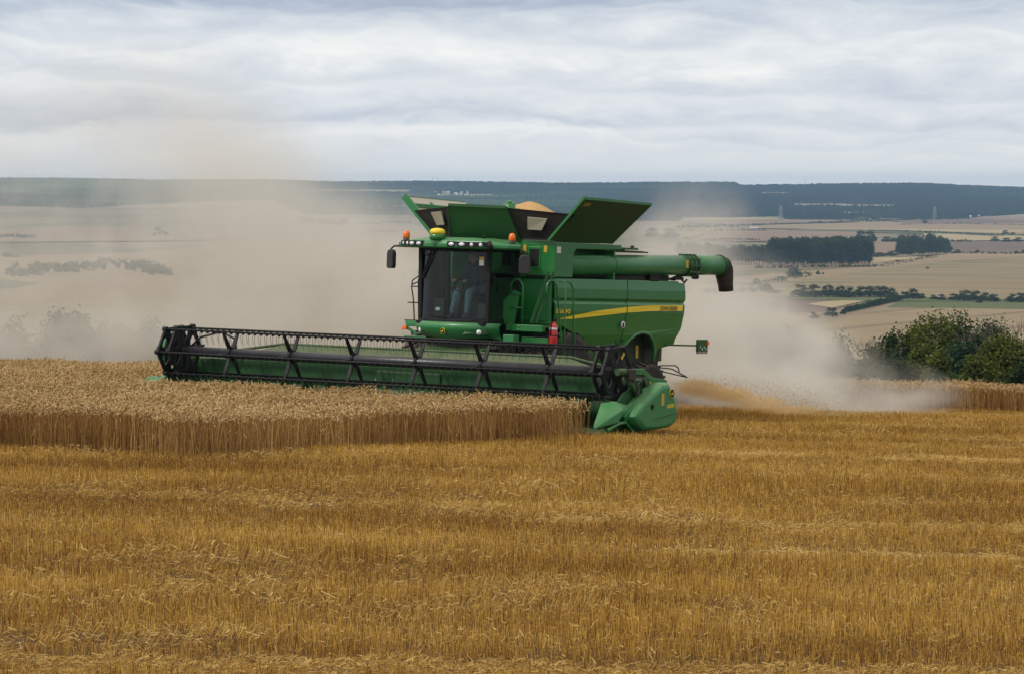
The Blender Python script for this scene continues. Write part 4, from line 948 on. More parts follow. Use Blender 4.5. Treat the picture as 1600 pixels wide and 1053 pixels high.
# ------------------------------------------------------------------ trees and bushes
def leaf_mat(name, dark, mid, light, trans=.25):
    m, t, out = material(name)
    a = t.n('ShaderNodeAttribute', attribute_name='tint').outputs['Fac']
    oi = t.n('ShaderNodeObjectInfo').outputs['Random']
    f = t.math('ADD', a, t.mapr(oi, 0, 1, -.18, .18), clamp=True)
    c = t.ramp(f, [(0, dark), (.45, mid), (1, light)])
    d = t.n('ShaderNodeBsdfDiffuse', inp={0: c}); tr = t.n('ShaderNodeBsdfTranslucent', inp={0: c})
    mx = t.n('ShaderNodeMixShader', inp={0: trans, 1: d.outputs[0], 2: tr.outputs[0]}); t.link(mx.outputs[0], out.inputs[0]); return m
LM = {'olive': leaf_mat('olive_leaves', (.034, .050, .012), (.080, .100, .024), (.17, .18, .045)),
      'dark': leaf_mat('dark_leaves', (.014, .030, .012), (.034, .062, .022), (.08, .12, .04)),
      'blue': leaf_mat('blue_green_leaves', (.018, .040, .024), (.042, .080, .044), (.085, .14, .065)),
      'gold': leaf_mat('yellow_green_leaves', (.038, .052, .012), (.090, .108, .022), (.18, .19, .045)),
      'far': leaf_mat('far_leaves', (.016, .030, .012), (.032, .058, .021), (.058, .090, .032), .1)}
BARK = paint('bark', (.07, .055, .04), .9, var=.2)
def crown_mesh(name, mat, lobes, nleaf, size, seed, gap=.25, ground_cut=None):
    """leaf faces gathered in sprays over irregular lobes; lobes: (x,y,z,rx,ry,rz,weight)"""
    r = np.random.default_rng(seed); Ps = []; T = []; N = []
    W = np.array([l[6] if len(l) > 6 else l[3]*l[5] for l in lobes]); W = W/W.sum()
    for l, w_ in zip(lobes, W):
        n = int(nleaf*w_); nc = max(6, n//34)
        d = r.normal(size=(nc, 3)); d /= np.linalg.norm(d, axis=1)[:, None]; d[:, 2] = np.where(d[:, 2] < -.45, -d[:, 2]*.5, d[:, 2])
        rad = r.uniform(.55, 1.08, nc)**.6
        cpt = np.array(l[:3])+d*rad[:, None]*np.array(l[3:6])
        ct = np.clip(r.normal(.45, .2, nc), 0, 1); idx = r.integers(0, nc, n)
        sp = np.mean(l[3:6])*gap
        off = r.normal(size=(n, 3))*sp*.5*np.array([1, 1, .75])
        Ps.append(cpt[idx]+off); T.append(np.clip(ct[idx]+r.normal(0, .09, n), 0, 1)); N.append(d[idx])
    P = np.concatenate(Ps); T = np.concatenate(T); N = np.concatenate(N); n = len(P)
    if ground_cut is not None: k = P[:, 2] > ground_cut; P, T, N = P[k], T[k], N[k]; n = len(P)
    nn = N*.7+r.normal(size=(n, 3))*.8; nn[:, 2] += .3; nn /= np.linalg.norm(nn, axis=1)[:, None]
    u = np.cross(nn, r.normal(size=(n, 3))); u /= np.linalg.norm(u, axis=1)[:, None]; v = np.cross(nn, u)
    s = size*r.uniform(.6, 1.3, n)[:, None]
    Q = np.stack([P-u*s, P-v*s*.55+u*s*.1, P+u*s, P+v*s*.55+u*s*.1], 1).reshape(-1, 3)
    return np_mesh(name, Q, np.arange(4*n).reshape(n, 4), [mat], attrs={'tint': np.repeat(T, 4)})
def trunk_mesh(h, r, lobes, seed, lean=.05):
    rr = random.Random(seed); m = MB(); top = Vector((rr.uniform(-lean, lean)*h, rr.uniform(-lean, lean)*h, h))
    pts = [Vector((0, 0, -.3)), Vector((top.x*.2, top.y*.2, h*.35)), Vector((top.x*.6, top.y*.6, h*.7)), top]
    m.tube(pts, [r*1.25, r, r*.7, r*.25], 8)
    for l in lobes:
        st = pts[1].lerp(pts[3], rr.uniform(.0, .7)); e = Vector(l[:3])
        mid = st.lerp(e, .5)+Vector((rr.uniform(-.2, .2), rr.uniform(-.2, .2), .1*h*rr.random())); m.tube([st, mid, e], [r*.45, r*.28, r*.1], 5)
    bmesh.ops.recalc_face_normals(m.bm, faces=m.bm.faces)
    me = bpy.data.meshes.new('trunk'); m.bm.to_mesh(me); m.bm.free(); me.materials.append(BARK); return me
def lobes_tree(h, w_, seed, n=7, low=.3):
    r = random.Random(seed); L = [(0, 0, h*.68, w_*.30, w_*.30, h*.30)]
    for i in range(n):
        a = 2*math.pi*i/n+r.uniform(-.4, .4); q = r.uniform(.18, .32)*w_; z = h*r.uniform(low+.12, .82)
        L.append((q*math.cos(a), q*math.sin(a), z, w_*r.uniform(.16, .26), w_*r.uniform(.16, .26), h*r.uniform(.11, .19)))
    return L
def tree(name, x, y, cm, tm, label=None, cat='tree', group=None, s=(1, 1, 1), rz=0.0, z=None):
    o = empty(name, (x, y, (Gf(x, y)+ (float(H(x, y)) if y > 4000 else 0)) if z is None else z), (0, 0, rz)); o.scale = s
    tag(o, label, cat, group); link('crown', cm, o)
    if tm: link('trunk', tm, o)
    return o
# mid-distance prototypes (unit: metres)
mid = []
for k in range(5):
    L = lobes_tree(10, 9, 40+k, 6, .10)+[(1.9*math.cos(q*1.57+k), 1.9*math.sin(q*1.57+k), 2.5, 2.7, 2.7, 2.6, 14) for q in range(4)]; mid.append((crown_mesh('crown', LM['far'], L, 3200, .42, 60+k, .5), trunk_mesh(6, .3, L[1:4], k)))
pop = []
for k in range(3):
    L = [(0, 0, 12.0, 3.0, 3.0, 6.8), (.8, .5, 8.0, 2.8, 2.8, 4.5), (-.8, -.4, 14.5, 2.4, 2.4, 4.4), (0, 0, 4.5, 2.4, 2.4, 2.6, 7)]; pop.append((crown_mesh('crown', LM['far'], L, 1700, .62, 80+k, .5), trunk_mesh(13, .28, [], 20+k, .02)))
rt = random.Random(5)
def place_mid(px, py, hpx, wpx=None, protos=mid, label=None, group=None, name='tree', cat='tree', ph=10., pw=9.):
    p = vp(px, py); k = p.y/5700; h = hpx*k; wd = (wpx or hpx)*k; c_, t_ = protos[rt.randrange(len(protos))]
    return tree(name, p.x, p.y, c_, t_, label, cat, group, (wd/pw, wd/pw, h/ph), rt.uniform(0, 6.28), -55.4)
# poplar plantation with pale trunks showing along its foot
for r_, py_ in enumerate((417.5, 415.5, 412.5, 408.5)):
    n = 30
    for i in range(n):
        px = 1206+(1362-1206)*(i+.5*(r_ % 2))/n+rt.uniform(-1, 1)
        place_mid(px, py_-(px-1206)*.012+(1.6 if r_ == 0 else 0), rt.uniform(38, 43)-r_*1.2, 9.5, pop, 'tall dark tree in the big rectangular plantation in the valley', 'trees of the plantation', ph=19., pw=5.5)
for i in range(34):      # plantation running on to the left, paler in the dust
    px = 1062+i*4.3+rt.uniform(-1, 1); place_mid(px, 411+i*.12+rt.uniform(-1, 1), rt.uniform(24, 33), 9, pop, 'tree in the paler row running left from the plantation into the dust', 'trees left of the plantation', ph=19., pw=5.5)
for i in range(46):      # rounded wood further right
    u_ = rt.random(); v_ = rt.random(); px = 1405+78*u_; pyy = 400.5-7*v_-(px-1405)*.04
    place_mid(px, pyy, rt.uniform(24, 30)*(1-.45*max(0, u_-.72)/.28), 14, mid, 'rounded tree of the dense wood right of the plantation', 'trees of the rounded wood')
singles = [(1241, 433, 16, 25, 'lone spreading tree standing in the stubble below the plantation'), (1344, 380, 20, 17, 'left one of the two taller trees behind the plantation corner'), (1361, 380, 20, 18, 'right one of the two taller trees behind the plantation corner'),
           (1385, 379, 9, 18, 'low bushy tree right of the two taller trees'), (1397, 379, 8, 14, 'small bushy tree beside the rounded wood top'), (1445, 350, 7, 10, 'small round tree in front of the white roofed shed'), (1571, 367, 7, 11, 'round tree at the far right edge, taller of a pair'), (1582, 368, 5, 9, 'smaller round tree beside the taller one at far right'),
           (1555, 378, 8, 14, 'bush at the left end of the far right hedge'), (1572, 379, 7, 16, 'bush in the middle of the far right hedge'), (1590, 379, 8, 18, 'bush at the right end of the far right hedge'), (1496, 396, 6, 11, 'small bush on the right end of the rounded wood'), (1527, 396, 6, 7, 'small bush alone on the dark field edge'),
           (1588, 397, 5, 8, 'tiny bush on the dark field edge near the picture edge'), (1599, 397, 6, 8, 'tiny bush cut by the picture edge'), (1449, 421, 4, 6, 'tiny dark bush alone in the tan field'), (1402, 410, 3.5, 8, 'tiny bush at the foot of the rounded wood'), (1447, 365.5, 4.5, 5, 'small conical tree on the green field line'),
           (1278, 430, 7, 7, 'small bush right of the lone spreading tree'), (1286, 430, 4, 4, 'very small bush beside another right of the lone tree'), (1371, 402, 8, 22, 'low bushes between plantation and rounded wood'), (1392, 401, 9, 22, 'low bushes against the rounded wood'),
           (1182, 446, 11, 13, 'dusty round bush just right of the spout'), (1196, 457, 17, 22, 'larger dusty round bush below the spout'), (1272, 499, 12, 14, 'isolated dusty bush left of the diagonal hedge'), (1020, 372, 16, 22, 'dusty tree behind the raised tank flap, left one'), (1047, 374, 18, 28, 'dusty tree behind the raised tank flap, right one'), (1073, 374, 4, 10, 'low dusty bush right of the trees behind the tank flap')]
for px, py_, h_, w__, lb in singles: place_mid(px, py_, h_, w__, mid, lb)
# hedgerow trees along the field edge
hr = [(1250, 464, 22, 26), (1272, 464.5, 21, 26), (1294, 464, 20, 26), (1313, 464.5, 19, 24), (1326, 465, 18, 22), (1343, 464, 18, 22), (1360, 464, 19, 24), (1376, 464.5, 20, 26), (1392, 465, 17, 20), (1414, 467, 12, 16), (1426, 467, 18, 20), (1438, 467, 10, 16), (1459, 468, 8, 14), (1471, 469, 10, 14), (1490, 469, 11, 18), (1506, 470, 18, 26), (1522, 470, 17, 24), (1538, 470, 14, 20), (1553, 471, 13, 18), (1580, 472, 14, 18), (1595, 472, 16, 22), (1615, 472, 18, 26)]
for px, py_, h_, w__ in hr: place_mid(px, py_+1, h_, w__, mid, 'dark hedgerow tree along the far edge of the pale stripey stubble', 'trees of the hedgerow across the valley')
place_mid(1530, 474, 7, 10, mid, 'small light bush in front of the hedgerow trees')
for i in range(26):
    u_ = i/25; place_mid(1322+84*u_+rt.uniform(-1, 1), 489-19*u_, rt.uniform(8, 12), 12, mid, 'shrub of the diagonal hedge between brown and tan fields', 'shrubs of the diagonal hedge', 'bush', 'bush')
place_mid(1300, 495, 14, 22, mid, 'rounded shrub at the lower end of the diagonal hedge, left one'); place_mid(1317, 492, 8, 10, mid, 'small shrub in the gap of the diagonal hedge')
def hedge(pts, hpx, label, seed, n=900, sz=.6):
    P = [vp(a, b_) for a, b_ in pts]; r = np.random.default_rng(seed); L = []
    for A, B in zip(P, P[1:]):
        k = max(2, int((B-A).length/14))
        for i in range(k):
            q = A.lerp(B, (i+.5)/k); hh = hpx*q.y/5700*r.uniform(.6, 1.1); L.append((q.x-P[0].x, q.y-P[0].y, hh*.45, 8, 4, hh*.5))
    o = link('hedge', crown_mesh('hedge', LM['far'], L, n, sz, seed, .4)); o.location = (P[0].x, P[0].y, -55.4); tag(o, label, 'hedge')
hedge([(1155, 353.5), (1250, 351), (1340, 347.5), (1420, 345.5)], 3, 'long thin dark hedge crossing the far fields', 1, 1600, 1.2)
hedge([(1060, 357), (1100, 356), (1150, 355)], 5, 'bushy dark hedge left of the long thin hedge', 2, 1200, 1.2)
hedge([(1196, 445), (1230, 437), (1262, 430)], 4, 'low ragged hedge running left from the lone tree', 3)
hedge([(1100, 460), (1150, 458), (1235, 460)], 7, 'dusty low hedge behind the machine tail', 4)
hedge([(1100, 377), (1150, 376), (1182, 377)], 3, 'thin row of bushes above the paler plantation', 5, 700, .9)
hedge([(1470, 377.5), (1500, 378.5), (1512, 379)], 3, 'short low hedge in front of the dark field', 6, 400, .8)
hedge([(0, 374), (20, 372), (48, 375)], 8, 'dusty clump of trees at the far left edge', 7, 900, .9)
hedge([(20, 436), (90, 430), (150, 424), (210, 425), (260, 434)], 22, 'long dusty copse in the valley at left', 8, 6000, 1.0)
hedge([(470, 352), (500, 354), (540, 356)], 14, 'dusty clump left of the cab roof', 9, 1800, 1.3)
hedge([(560, 352), (640, 350)], 5, 'dusty hedge line just left of the tank flap', 10, 900, 1.2)
hedge([(0, 330), (60, 334), (200, 344), (380, 338)], 7, 'long dusty hedge under the left hills', 11, 2600, 1.6)
hedge([(246, 371), (256, 370)], 14, 'small dusty tree clump in the left valley', 12, 500, .9)
hedge([(8, 405), (24, 404)], 8, 'small dusty bush at the left edge', 13, 300, .8)
hedge([(1380, 346), (1500, 344)], 3, 'thin dark hedge in front of the farm sheds', 14, 900, 1.3)

hedge([(1062, 362), (1140, 361.5), (1200, 362)], 2.6, 'thin hedge between the pale and pinkish far fields at centre right', 15, 700, 1.0)
hedge([(1366, 362), (1450, 364.5), (1540, 368), (1600, 369.5)], 2.2, 'thin broken hedge along the grass strip at right', 16, 900, 1.0)
hedge([(1484, 396.5), (1540, 397.5), (1600, 398)], 2.2, 'low hedge at the foot of the dark ploughed field', 17, 500, .8)
hedge([(1230, 344), (1300, 344.5), (1370, 345.5)], 4, 'bushy hedge just below the far wood and its pale fields', 18, 1300, 1.3)
hedge([(1405, 352.5), (1500, 351), (1600, 353)], 1.8, 'faint far hedge across the tan fields at right', 19, 700, 1.1)
hedge([(1182, 419.5), (1230, 419), (1300, 418.5), (1364, 418.5)], 3, 'rough growth along the foot of the plantation', 20, 900, .8)
hedge([(1374, 418), (1420, 409), (1462, 402)], 2.2, 'thin weedy line below the rounded wood', 21, 400, .7)

# bushes and trees just beyond the brow of the field
def at_bearing(px, D): return ((px-800)/5700*D, D)
def near_tree(px, pytop, D, wpx, mat, label, seed, name='tree', nl=16000, sz=.16, low=.1, shape=None, stretch=1.0, cat=None):
    x, y = at_bearing(px, D); zb = Gf(x, y); zt = CAMZ-(pytop-290)/5700*D; h = zt-zb; wd = wpx/5700*D
    L = shape(h, wd) if shape else lobes_tree(h, wd, seed, 9, low)
    if not shape: L += [(wd*.24*math.cos(k*1.3), wd*.24*math.sin(k*1.3), h*(.28+.12*(k % 2)), wd*.26, wd*.26, h*.20) for k in range(5)]
    return tree(name, x, y, crown_mesh('crown', LM[mat], L, int(nl*4.2), sz*.72, seed, .34), trunk_mesh(h*.7, .16+h*.012, L[1:6], seed), label, cat or name)
near_tree(1458, 487, 225, 136, 'olive', 'tall olive green tree, highest of the clump at right', 1)
near_tree(1422, 497, 228, 76, 'gold', 'light willow-like tree on the left shoulder of the clump', 2, nl=7000, sz=.14)
near_tree(1500, 488, 230, 74, 'dark', 'dark narrow tree just right of the highest one', 3, nl=11000)
near_tree(1546, 496, 232, 92, 'dark', 'dark rounded tree near the right end of the clump', 4, nl=13000)
near_tree(1396, 512, 216, 84, 'dark', 'dusky bush at the left foot of the clump', 5, 'bush', nl=12000)
near_tree(1445, 542, 205, 76, 'olive', 'olive bush in front of the tallest tree', 6, 'bush', nl=14000)
near_tree(1500, 529, 213, 80, 'blue', 'blue green bush below the dark narrow tree', 7, 'bush', nl=14000)
near_tree(1468, 550, 198, 56, 'gold', 'yellowish bush low in the middle of the clump', 8, 'bush', nl=8000)
near_tree(1570, 524, 198, 150, 'gold', 'big yellow green bush at the right picture edge', 9, 'bush', nl=26000)
near_tree(1528, 556, 190, 86, 'olive', 'low olive bush left of the big yellow green one', 10, 'bush', nl=14000)
near_tree(1640, 535, 200, 110, 'olive', 'olive bush beyond the right picture edge', 11, 'bush', nl=12000)
near_tree(1595, 572, 186, 90, 'dark', 'low dark bush at the foot of the big yellow green one', 12, 'bush', nl=12000)
near_tree(1400, 558, 190, 120, 'dark', 'low dark bush beside the dust', 13, 'bush', nl=14000)
near_tree(1478, 582, 184, 110, 'dark', 'lowest dark bush right behind the standing wheat', 14, 'bush', nl=14000)
near_tree(1312, 519, 215, 56, 'gold', 'sunny yellow green tree rising out of the dust', 15, nl=9000)
near_tree(1336, 560, 205, 70, 'dark', 'dusky bush half hidden by the dust, right one', 16, 'bush', nl=9000)
near_tree(1230, 512, 225, 90, 'dark', 'shadowy tree inside the dust behind the machine', 17, nl=9000)
near_tree(1285, 545, 208, 80, 'dark', 'dusky bush half hidden by the dust, left one', 18, 'bush', nl=9000)
near_tree(1362, 541, 215, 80, 'olive', 'small olive bush between dust and clump', 19, 'bush', nl=8000)
for i, (px, top_, wd) in enumerate([(90, 492, 110), (165, 497, 90), (240, 500, 100), (310, 506, 90), (20, 500, 90)]):
    near_tree(px, top_, 230+7*i, wd, 'dark', ['broad', 'medium', 'rounded', 'smaller', 'leftmost'][i]+' dark bush veiled by the dust at left', 30+i, 'bush', nl=7000, sz=.22)
def bare_tree(px, pytop, D, seed, label):
    x, y = at_bearing(px, D); zb = Gf(x, y); h = CAMZ-(pytop-290)/5700*D-zb; r = random.Random(seed); m = MB()
    def grow(p, d, L_, rad, lev):
        e = p+d*L_; m.tube([p, p.lerp(e, .5)+Vector((r.uniform(-.06, .06)*L_, r.uniform(-.06, .06)*L_, 0)), e], [rad, rad*.8, rad*.6], 5)
        if lev:
            for k in range(3): grow(e, (d+Vector((r.uniform(-.65, .65), r.uniform(-.65, .65), r.uniform(-.1, .35)))).normalized(), L_*r.uniform(.55, .75), rad*.6, lev-1)
    grow(Vector((0, 0, -.3)), Vector((0, 0, 1)), h*.42, .12, 4)
    o = m.build('bare_tree', paint('dead_wood', (.10, .085, .07), .9), None, zoff=0); o.location = (x, y, zb); tag(o, label, 'tree')
bare_tree(1583, 502, 226, 1, 'leafless grey tree sticking up at the right end of the clump'); bare_tree(1344, 531, 206, 2, 'leafless twiggy tree left of the clump, nearer the dust'); bare_tree(1376, 534, 214, 3, 'leafless twiggy tree against the tan field'); bare_tree(1598, 510, 222, 4, 'leafless grey tree cut by the picture edge')

# ------------------------------------------------------------------ far buildings, pylons and masts
WALLM = paint('pale_wall', (.42, .40, .36), .8); ROOFM = paint('clay_roof', (.24, .10, .07), .8); SHEDR = paint('metal_roof', (.62, .63, .65), .5)
def house(px, py_, wpx, label, long_=1.0, roof=None, group=None, hpx=None):
    d = 60/(max(py_, 300)-290)*5700 if py_ > 338 else 8200
    az_ = (px-800)/5700
    if py_ <= 338:          # on the hillside: find the slope point
        for dd in np.arange(5000, 10000, 20):
            zz_ = float(G(az_*dd, dd)+H(az_*dd, dd))
            if 290-(zz_-CAMZ)/dd*5700 <= py_: break
        d = dd; z = zz_+7
    else: z = -55.45
    wd = wpx/5700*d; dp = wd*.7/long_; hh = (hpx or wpx*.45)/5700*d
    o = empty('farm_shed' if long_ > 1.5 else 'house', (az_*d, d, z), (0, 0, rt.uniform(-.2, .2))); tag(o, label, 'farm shed' if long_ > 1.5 else 'house', group)
    m = MB(); m.box((0, 0, (hh*.6-8)/2), (wd, dp, hh*.6+8)); m.build('wall', WALLM, o, zoff=0)
    m = MB(); m.prism([(-dp*.56, hh*.58), (dp*.56, hh*.58), (0, hh)], 0, -wd*.53, wd*.53); m.build('roof', roof or ROOFM, o, zoff=0)
house(1455, 341.5, 13, 'white gabled shed below the dark far wood', 1.2, SHEDR, hpx=4.5); house(1506, 341, 22, 'long white roofed farm shed, left one of the far pair', 2.4, SHEDR, hpx=4); house(1524, 339.5, 12, 'shorter pale shed behind the long white one', 2.0, SHEDR, hpx=3.5)
house(1178, 357.5, 13, 'long grey roofed building on the far hedge line', 2.4, SHEDR, hpx=2.5); house(1078, 340.5, 10, 'low pale building at the edge of the far wood', 2.0, SHEDR, hpx=2.5)
for i in range(13):
    house(682+i*4.1+rt.uniform(-2, 2), rt.uniform(305, 314), rt.uniform(2.4, 4.5), 'tiny pale village house among the trees of the far hill', 1.0, SHEDR if i % 3 else None, 'village houses on the far hill', hpx=rt.uniform(1.8, 2.8))
PYM = paint('galvanised_steel', (.30, .31, .33), .5, metal=.3)
def pylon(px, py_, hpx, label):
    p = vp(px, py_); k = p.y/5700; h = hpx*k; b_ = h*.13; m = MB(); T = .45
    for sx_ in (-1, 1):
        for sy_ in (-1, 1): m.bar((sx_*b_, sy_*b_, 0), (sx_*b_*.15, sy_*b_*.15, h), T)
        for k2 in range(6):
            f0, f1 = k2/6, (k2+1)/6; w0, w1 = b_*(1-.85*f0), b_*(1-.85*f1)
            m.bar((sx_*w0, -w0, h*f0), (-sx_*w1, -w1, h*f1), T*.7); m.bar((sx_*w0, w0, h*f0), (-sx_*w1, w1, h*f1), T*.7)
    for f_, w__ in ((.68, .22), (.80, .17), (.92, .12)): m.bar((-h*w__, 0, h*f_), (h*w__, 0, h*f_), T*1.2); m.bar((-h*w__, 0, h*f_), (0, 0, h*(f_+.05)), T); m.bar((h*w__, 0, h*f_), (0, 0, h*(f_+.05)), T)
    o = m.build('pylon', PYM, None, zoff=0); o.location = (p.x, p.y, -55.45); o.rotation_euler = (0, 0, .5); tag(o, label, 'pylon')
pylon(1220, 344, 22, 'faint lattice pylon in front of the far wood, left one'); pylon(1460.5, 343, 20, 'faint lattice pylon behind the white gabled shed')
def mast(px, top_, label):
    x, y = (px-800)/5700*9800, 9800; zb = float(G(x, y)+H(x, y)); h = CAMZ-(top_-290)/5700*y-zb; m = MB(); m.tube([(0, 0, 0), (0, 0, h)], [1.0, .5], 6)
    o = m.build('radio_mast', PYM, None, zoff=0); o.location = (x, y, zb); tag(o, label, 'mast')
mast(675.5, 276, 'thin mast on the skyline, left one of the close pair'); mast(683.5, 277, 'thin mast on the skyline, right one of the close pair'); mast(1257.5, 281, 'thin mast alone on the skyline at right')
# ------------------------------------------------------------------ stubble and standing wheat
def straw_mat(name, stops, rnd='rnd', trans=.3, rough=.6):
    m, t, out = material(name)
    a = t.n('ShaderNodeAttribute', attribute_name=rnd).outputs['Fac']; oi = t.n('ShaderNodeObjectInfo')
    ge = t.n('ShaderNodeNewGeometry').outputs['Position']
    n = t.noise(t.vmath('MULTIPLY', ge, (.35, 1.0, 0)), .35, 4, .6)
    f = t.math('ADD', a, t.mapr(n, .3, .7, -.24, .24), clamp=True)
    c = t.ramp(f, stops)
    d = t.n('ShaderNodeBsdfPrincipled', inp={'Base Color': c, 'Roughness': rough, 'Specular IOR Level': .3}); tr = t.n('ShaderNodeBsdfTranslucent', inp={0: c})
    mx = t.n('ShaderNodeMixShader', inp={0: trans, 1: d.outputs[0], 2: tr.outputs[0]}); t.link(mx.outputs[0], out.inputs[0]); return m
STRAW = straw_mat('stubble_straw', [(0, (.10, .042, .007)), (.3, (.33, .150, .022)), (.62, (.59, .345, .066)), (1, (.88, .60, .15))])
LITTER = straw_mat('loose_straw', [(0, (.28, .14, .026)), (.5, (.58, .36, .09)), (1, (.88, .66, .27))])
STEM = straw_mat('wheat_stem', [(0, (.11, .050, .014)), (.5, (.40, .21, .058)), (1, (.82, .58, .23))], trans=.12)
HEAD = straw_mat('wheat_ear', [(0, (.34, .20, .070)), (.5, (.64, .44, .19)), (1, (.86, .66, .36))])
def ribbons(P, D, wd, r, bend=None, segs=1):
    """P base, D vector to tip, wd width (n,), returns triangles"""
    n = len(P); yaw = r.uniform(0, np.pi, n); S = np.stack([np.cos(yaw), np.sin(yaw), np.zeros(n)], 1)*wd[:, None]/2
    Vs = []; k = segs+1
    for i in range(k):
        f = i/segs; c = P+D*f
        if bend is not None: c = c+bend*(f*f)
        w_ = S*(1-.35*f); Vs += [c-w_, c+w_]
    V = np.stack(Vs, 1).reshape(-1, 3); b = (np.arange(n)*2*k)[:, None]; T = []
    for i in range(segs): T += [b+[2*i, 2*i+1, 2*i+3], b+[2*i, 2*i+3, 2*i+2]]
    return V, np.stack(T, 1).reshape(-1, 3), 2*k
def join(parts):
    """parts: (V, F, rnd per vertex, material index)"""
    o = 0; V = []; F = []; A = []; MI = []
    for v, f, a, mi in parts: V.append(v); F.append(f+o); A.append(a); MI.append(np.full(len(f), mi)); o += len(v)
    return np.concatenate(V), np.concatenate(F), np.concatenate(A), np.concatenate(MI)
def stubble_mesh(seed, h=.17, dens=260, lean=.12, dirlean=(0, 0), litter=70, missing=.15, tall=0.0):
    r = np.random.default_rng(seed); n = dens; row = r.integers(0, 7, n)
    P = np.stack([r.uniform(-.52, .52, n), (row+.5)/7-.5+r.normal(0, .016, n), np.full(n, -.03)], 1)
    gapx = r.uniform(-.5, .5, 3); k = r.random(n) > missing*np.exp(-((P[:, 0:1]-gapx)**2).min(1)/.012)*4; P = P[k]; n = len(P)
    hh = h*r.normal(1, .16, n)*(1+tall*(r.random(n) < .06)); D = np.stack([r.normal(dirlean[0], lean, n), r.normal(dirlean[1], lean, n), np.ones(n)], 1); D /= np.linalg.norm(D, axis=1)[:, None]; D *= hh[:, None]+.03
    v, f, kk = ribbons(P, D, r.uniform(.0045, .0075, n), r); parts = [(v, f, np.repeat(np.clip(r.normal(.45, .27, n), 0, 1), kk), 0)]
    if litter:
        n = litter; P = np.stack([r.uniform(-.55, .55, n), r.uniform(-.55, .55, n), r.uniform(.0, h*.75, n)], 1); a = r.uniform(0, 2*np.pi, n); L_ = r.uniform(.02, .10, n)*(1+1.2*(r.random(n) < .05))
        D = np.stack([np.cos(a)*L_, np.sin(a)*L_, r.normal(0, .035, n)], 1); v, f, kk = ribbons(P, D, r.uniform(.0045, .0075, n), r, segs=1)
        v2 = v.copy(); S = v.reshape(n, kk, 3); S[:, :, 2] += np.array([.004, -.004, .004, -.004]); v = S.reshape(-1, 3)
        parts.append((v, f, np.repeat(np.clip(r.normal(.5, .25, n), 0, 1), kk), 1))
    V, F, A, MI = join(parts); return np_mesh('stubble_clump', V, F, [STRAW, LITTER], attrs={'rnd': A}, fm=MI)
def wheat_mesh(seed, dens=260, h=.67):
    r = np.random.default_rng(seed); n = dens
    P = np.stack([r.uniform(-.52, .52, n), r.uniform(-.52, .52, n), np.full(n, -.02)], 1); hh = h*r.normal(1, .055, n)
    D = np.stack([r.normal(0, .05, n), r.normal(0, .05, n), hh], 1); a = r.uniform(0, 2*np.pi, n); bd = np.stack([np.cos(a), np.sin(a), 0*a], 1)*r.uniform(.02, .10, n)[:, None]
    v, f, kk = ribbons(P, D, r.uniform(.007, .011, n), r, bd, 3); parts = [(v, f, np.repeat(np.clip(r.normal(.42, .2, n), 0, 1), kk), 0)]
    tip = P+D+bd; hd = bd*r.uniform(5, 12, n)[:, None]+np.stack([r.normal(0, .3, n), r.normal(0, .3, n), r.normal(-.05, .5, n)], 1); hd /= np.linalg.norm(hd, axis=1)[:, None]
    L_ = r.uniform(.085, .13, n)[:, None]; u_ = np.cross(hd, r.normal(size=(n, 3))); u_ /= np.linalg.norm(u_, axis=1)[:, None]; w_ = np.cross(hd, u_); q = r.uniform(.009, .0125, n)[:, None]
    drop = np.array([0, 0, -.02])
    Vh = np.stack([tip-hd*.01, tip+hd*L_*.4+u_*q, tip+hd*L_*.4+w_*q, tip+hd*L_*.4-u_*q, tip+hd*L_*.4-w_*q, tip+hd*L_+drop], 1).reshape(-1, 3)
    b = (np.arange(n)*6)[:, None]; T = [b+t_ for t_ in ([0, 1, 2], [0, 2, 3], [0, 3, 4], [0, 4, 1], [5, 2, 1], [5, 3, 2], [5, 4, 3], [5, 1, 4])]
    parts.append((Vh, np.stack(T, 1).reshape(-1, 3), np.repeat(np.clip(r.normal(.5, .25, n), 0, 1), 6), 1))
    nl = 70; i_ = r.integers(0, n, nl); Pl = P[i_]+D[i_]*r.uniform(.25, .8, nl)[:, None]; a = r.uniform(0, 2*np.pi, nl); Dl = np.stack([np.cos(a)*.09, np.sin(a)*.09, r.uniform(-.12, .08, nl)], 1)
    v, f, kk = ribbons(Pl, Dl, np.full(nl, .012), r); parts.append((v, f, np.repeat(r.uniform(.3, .9, nl), kk), 0))
    V, F, A, MI = join(parts); return np_mesh('wheat_clump', V, F, [STEM, HEAD], attrs={'rnd': A}, fm=MI)
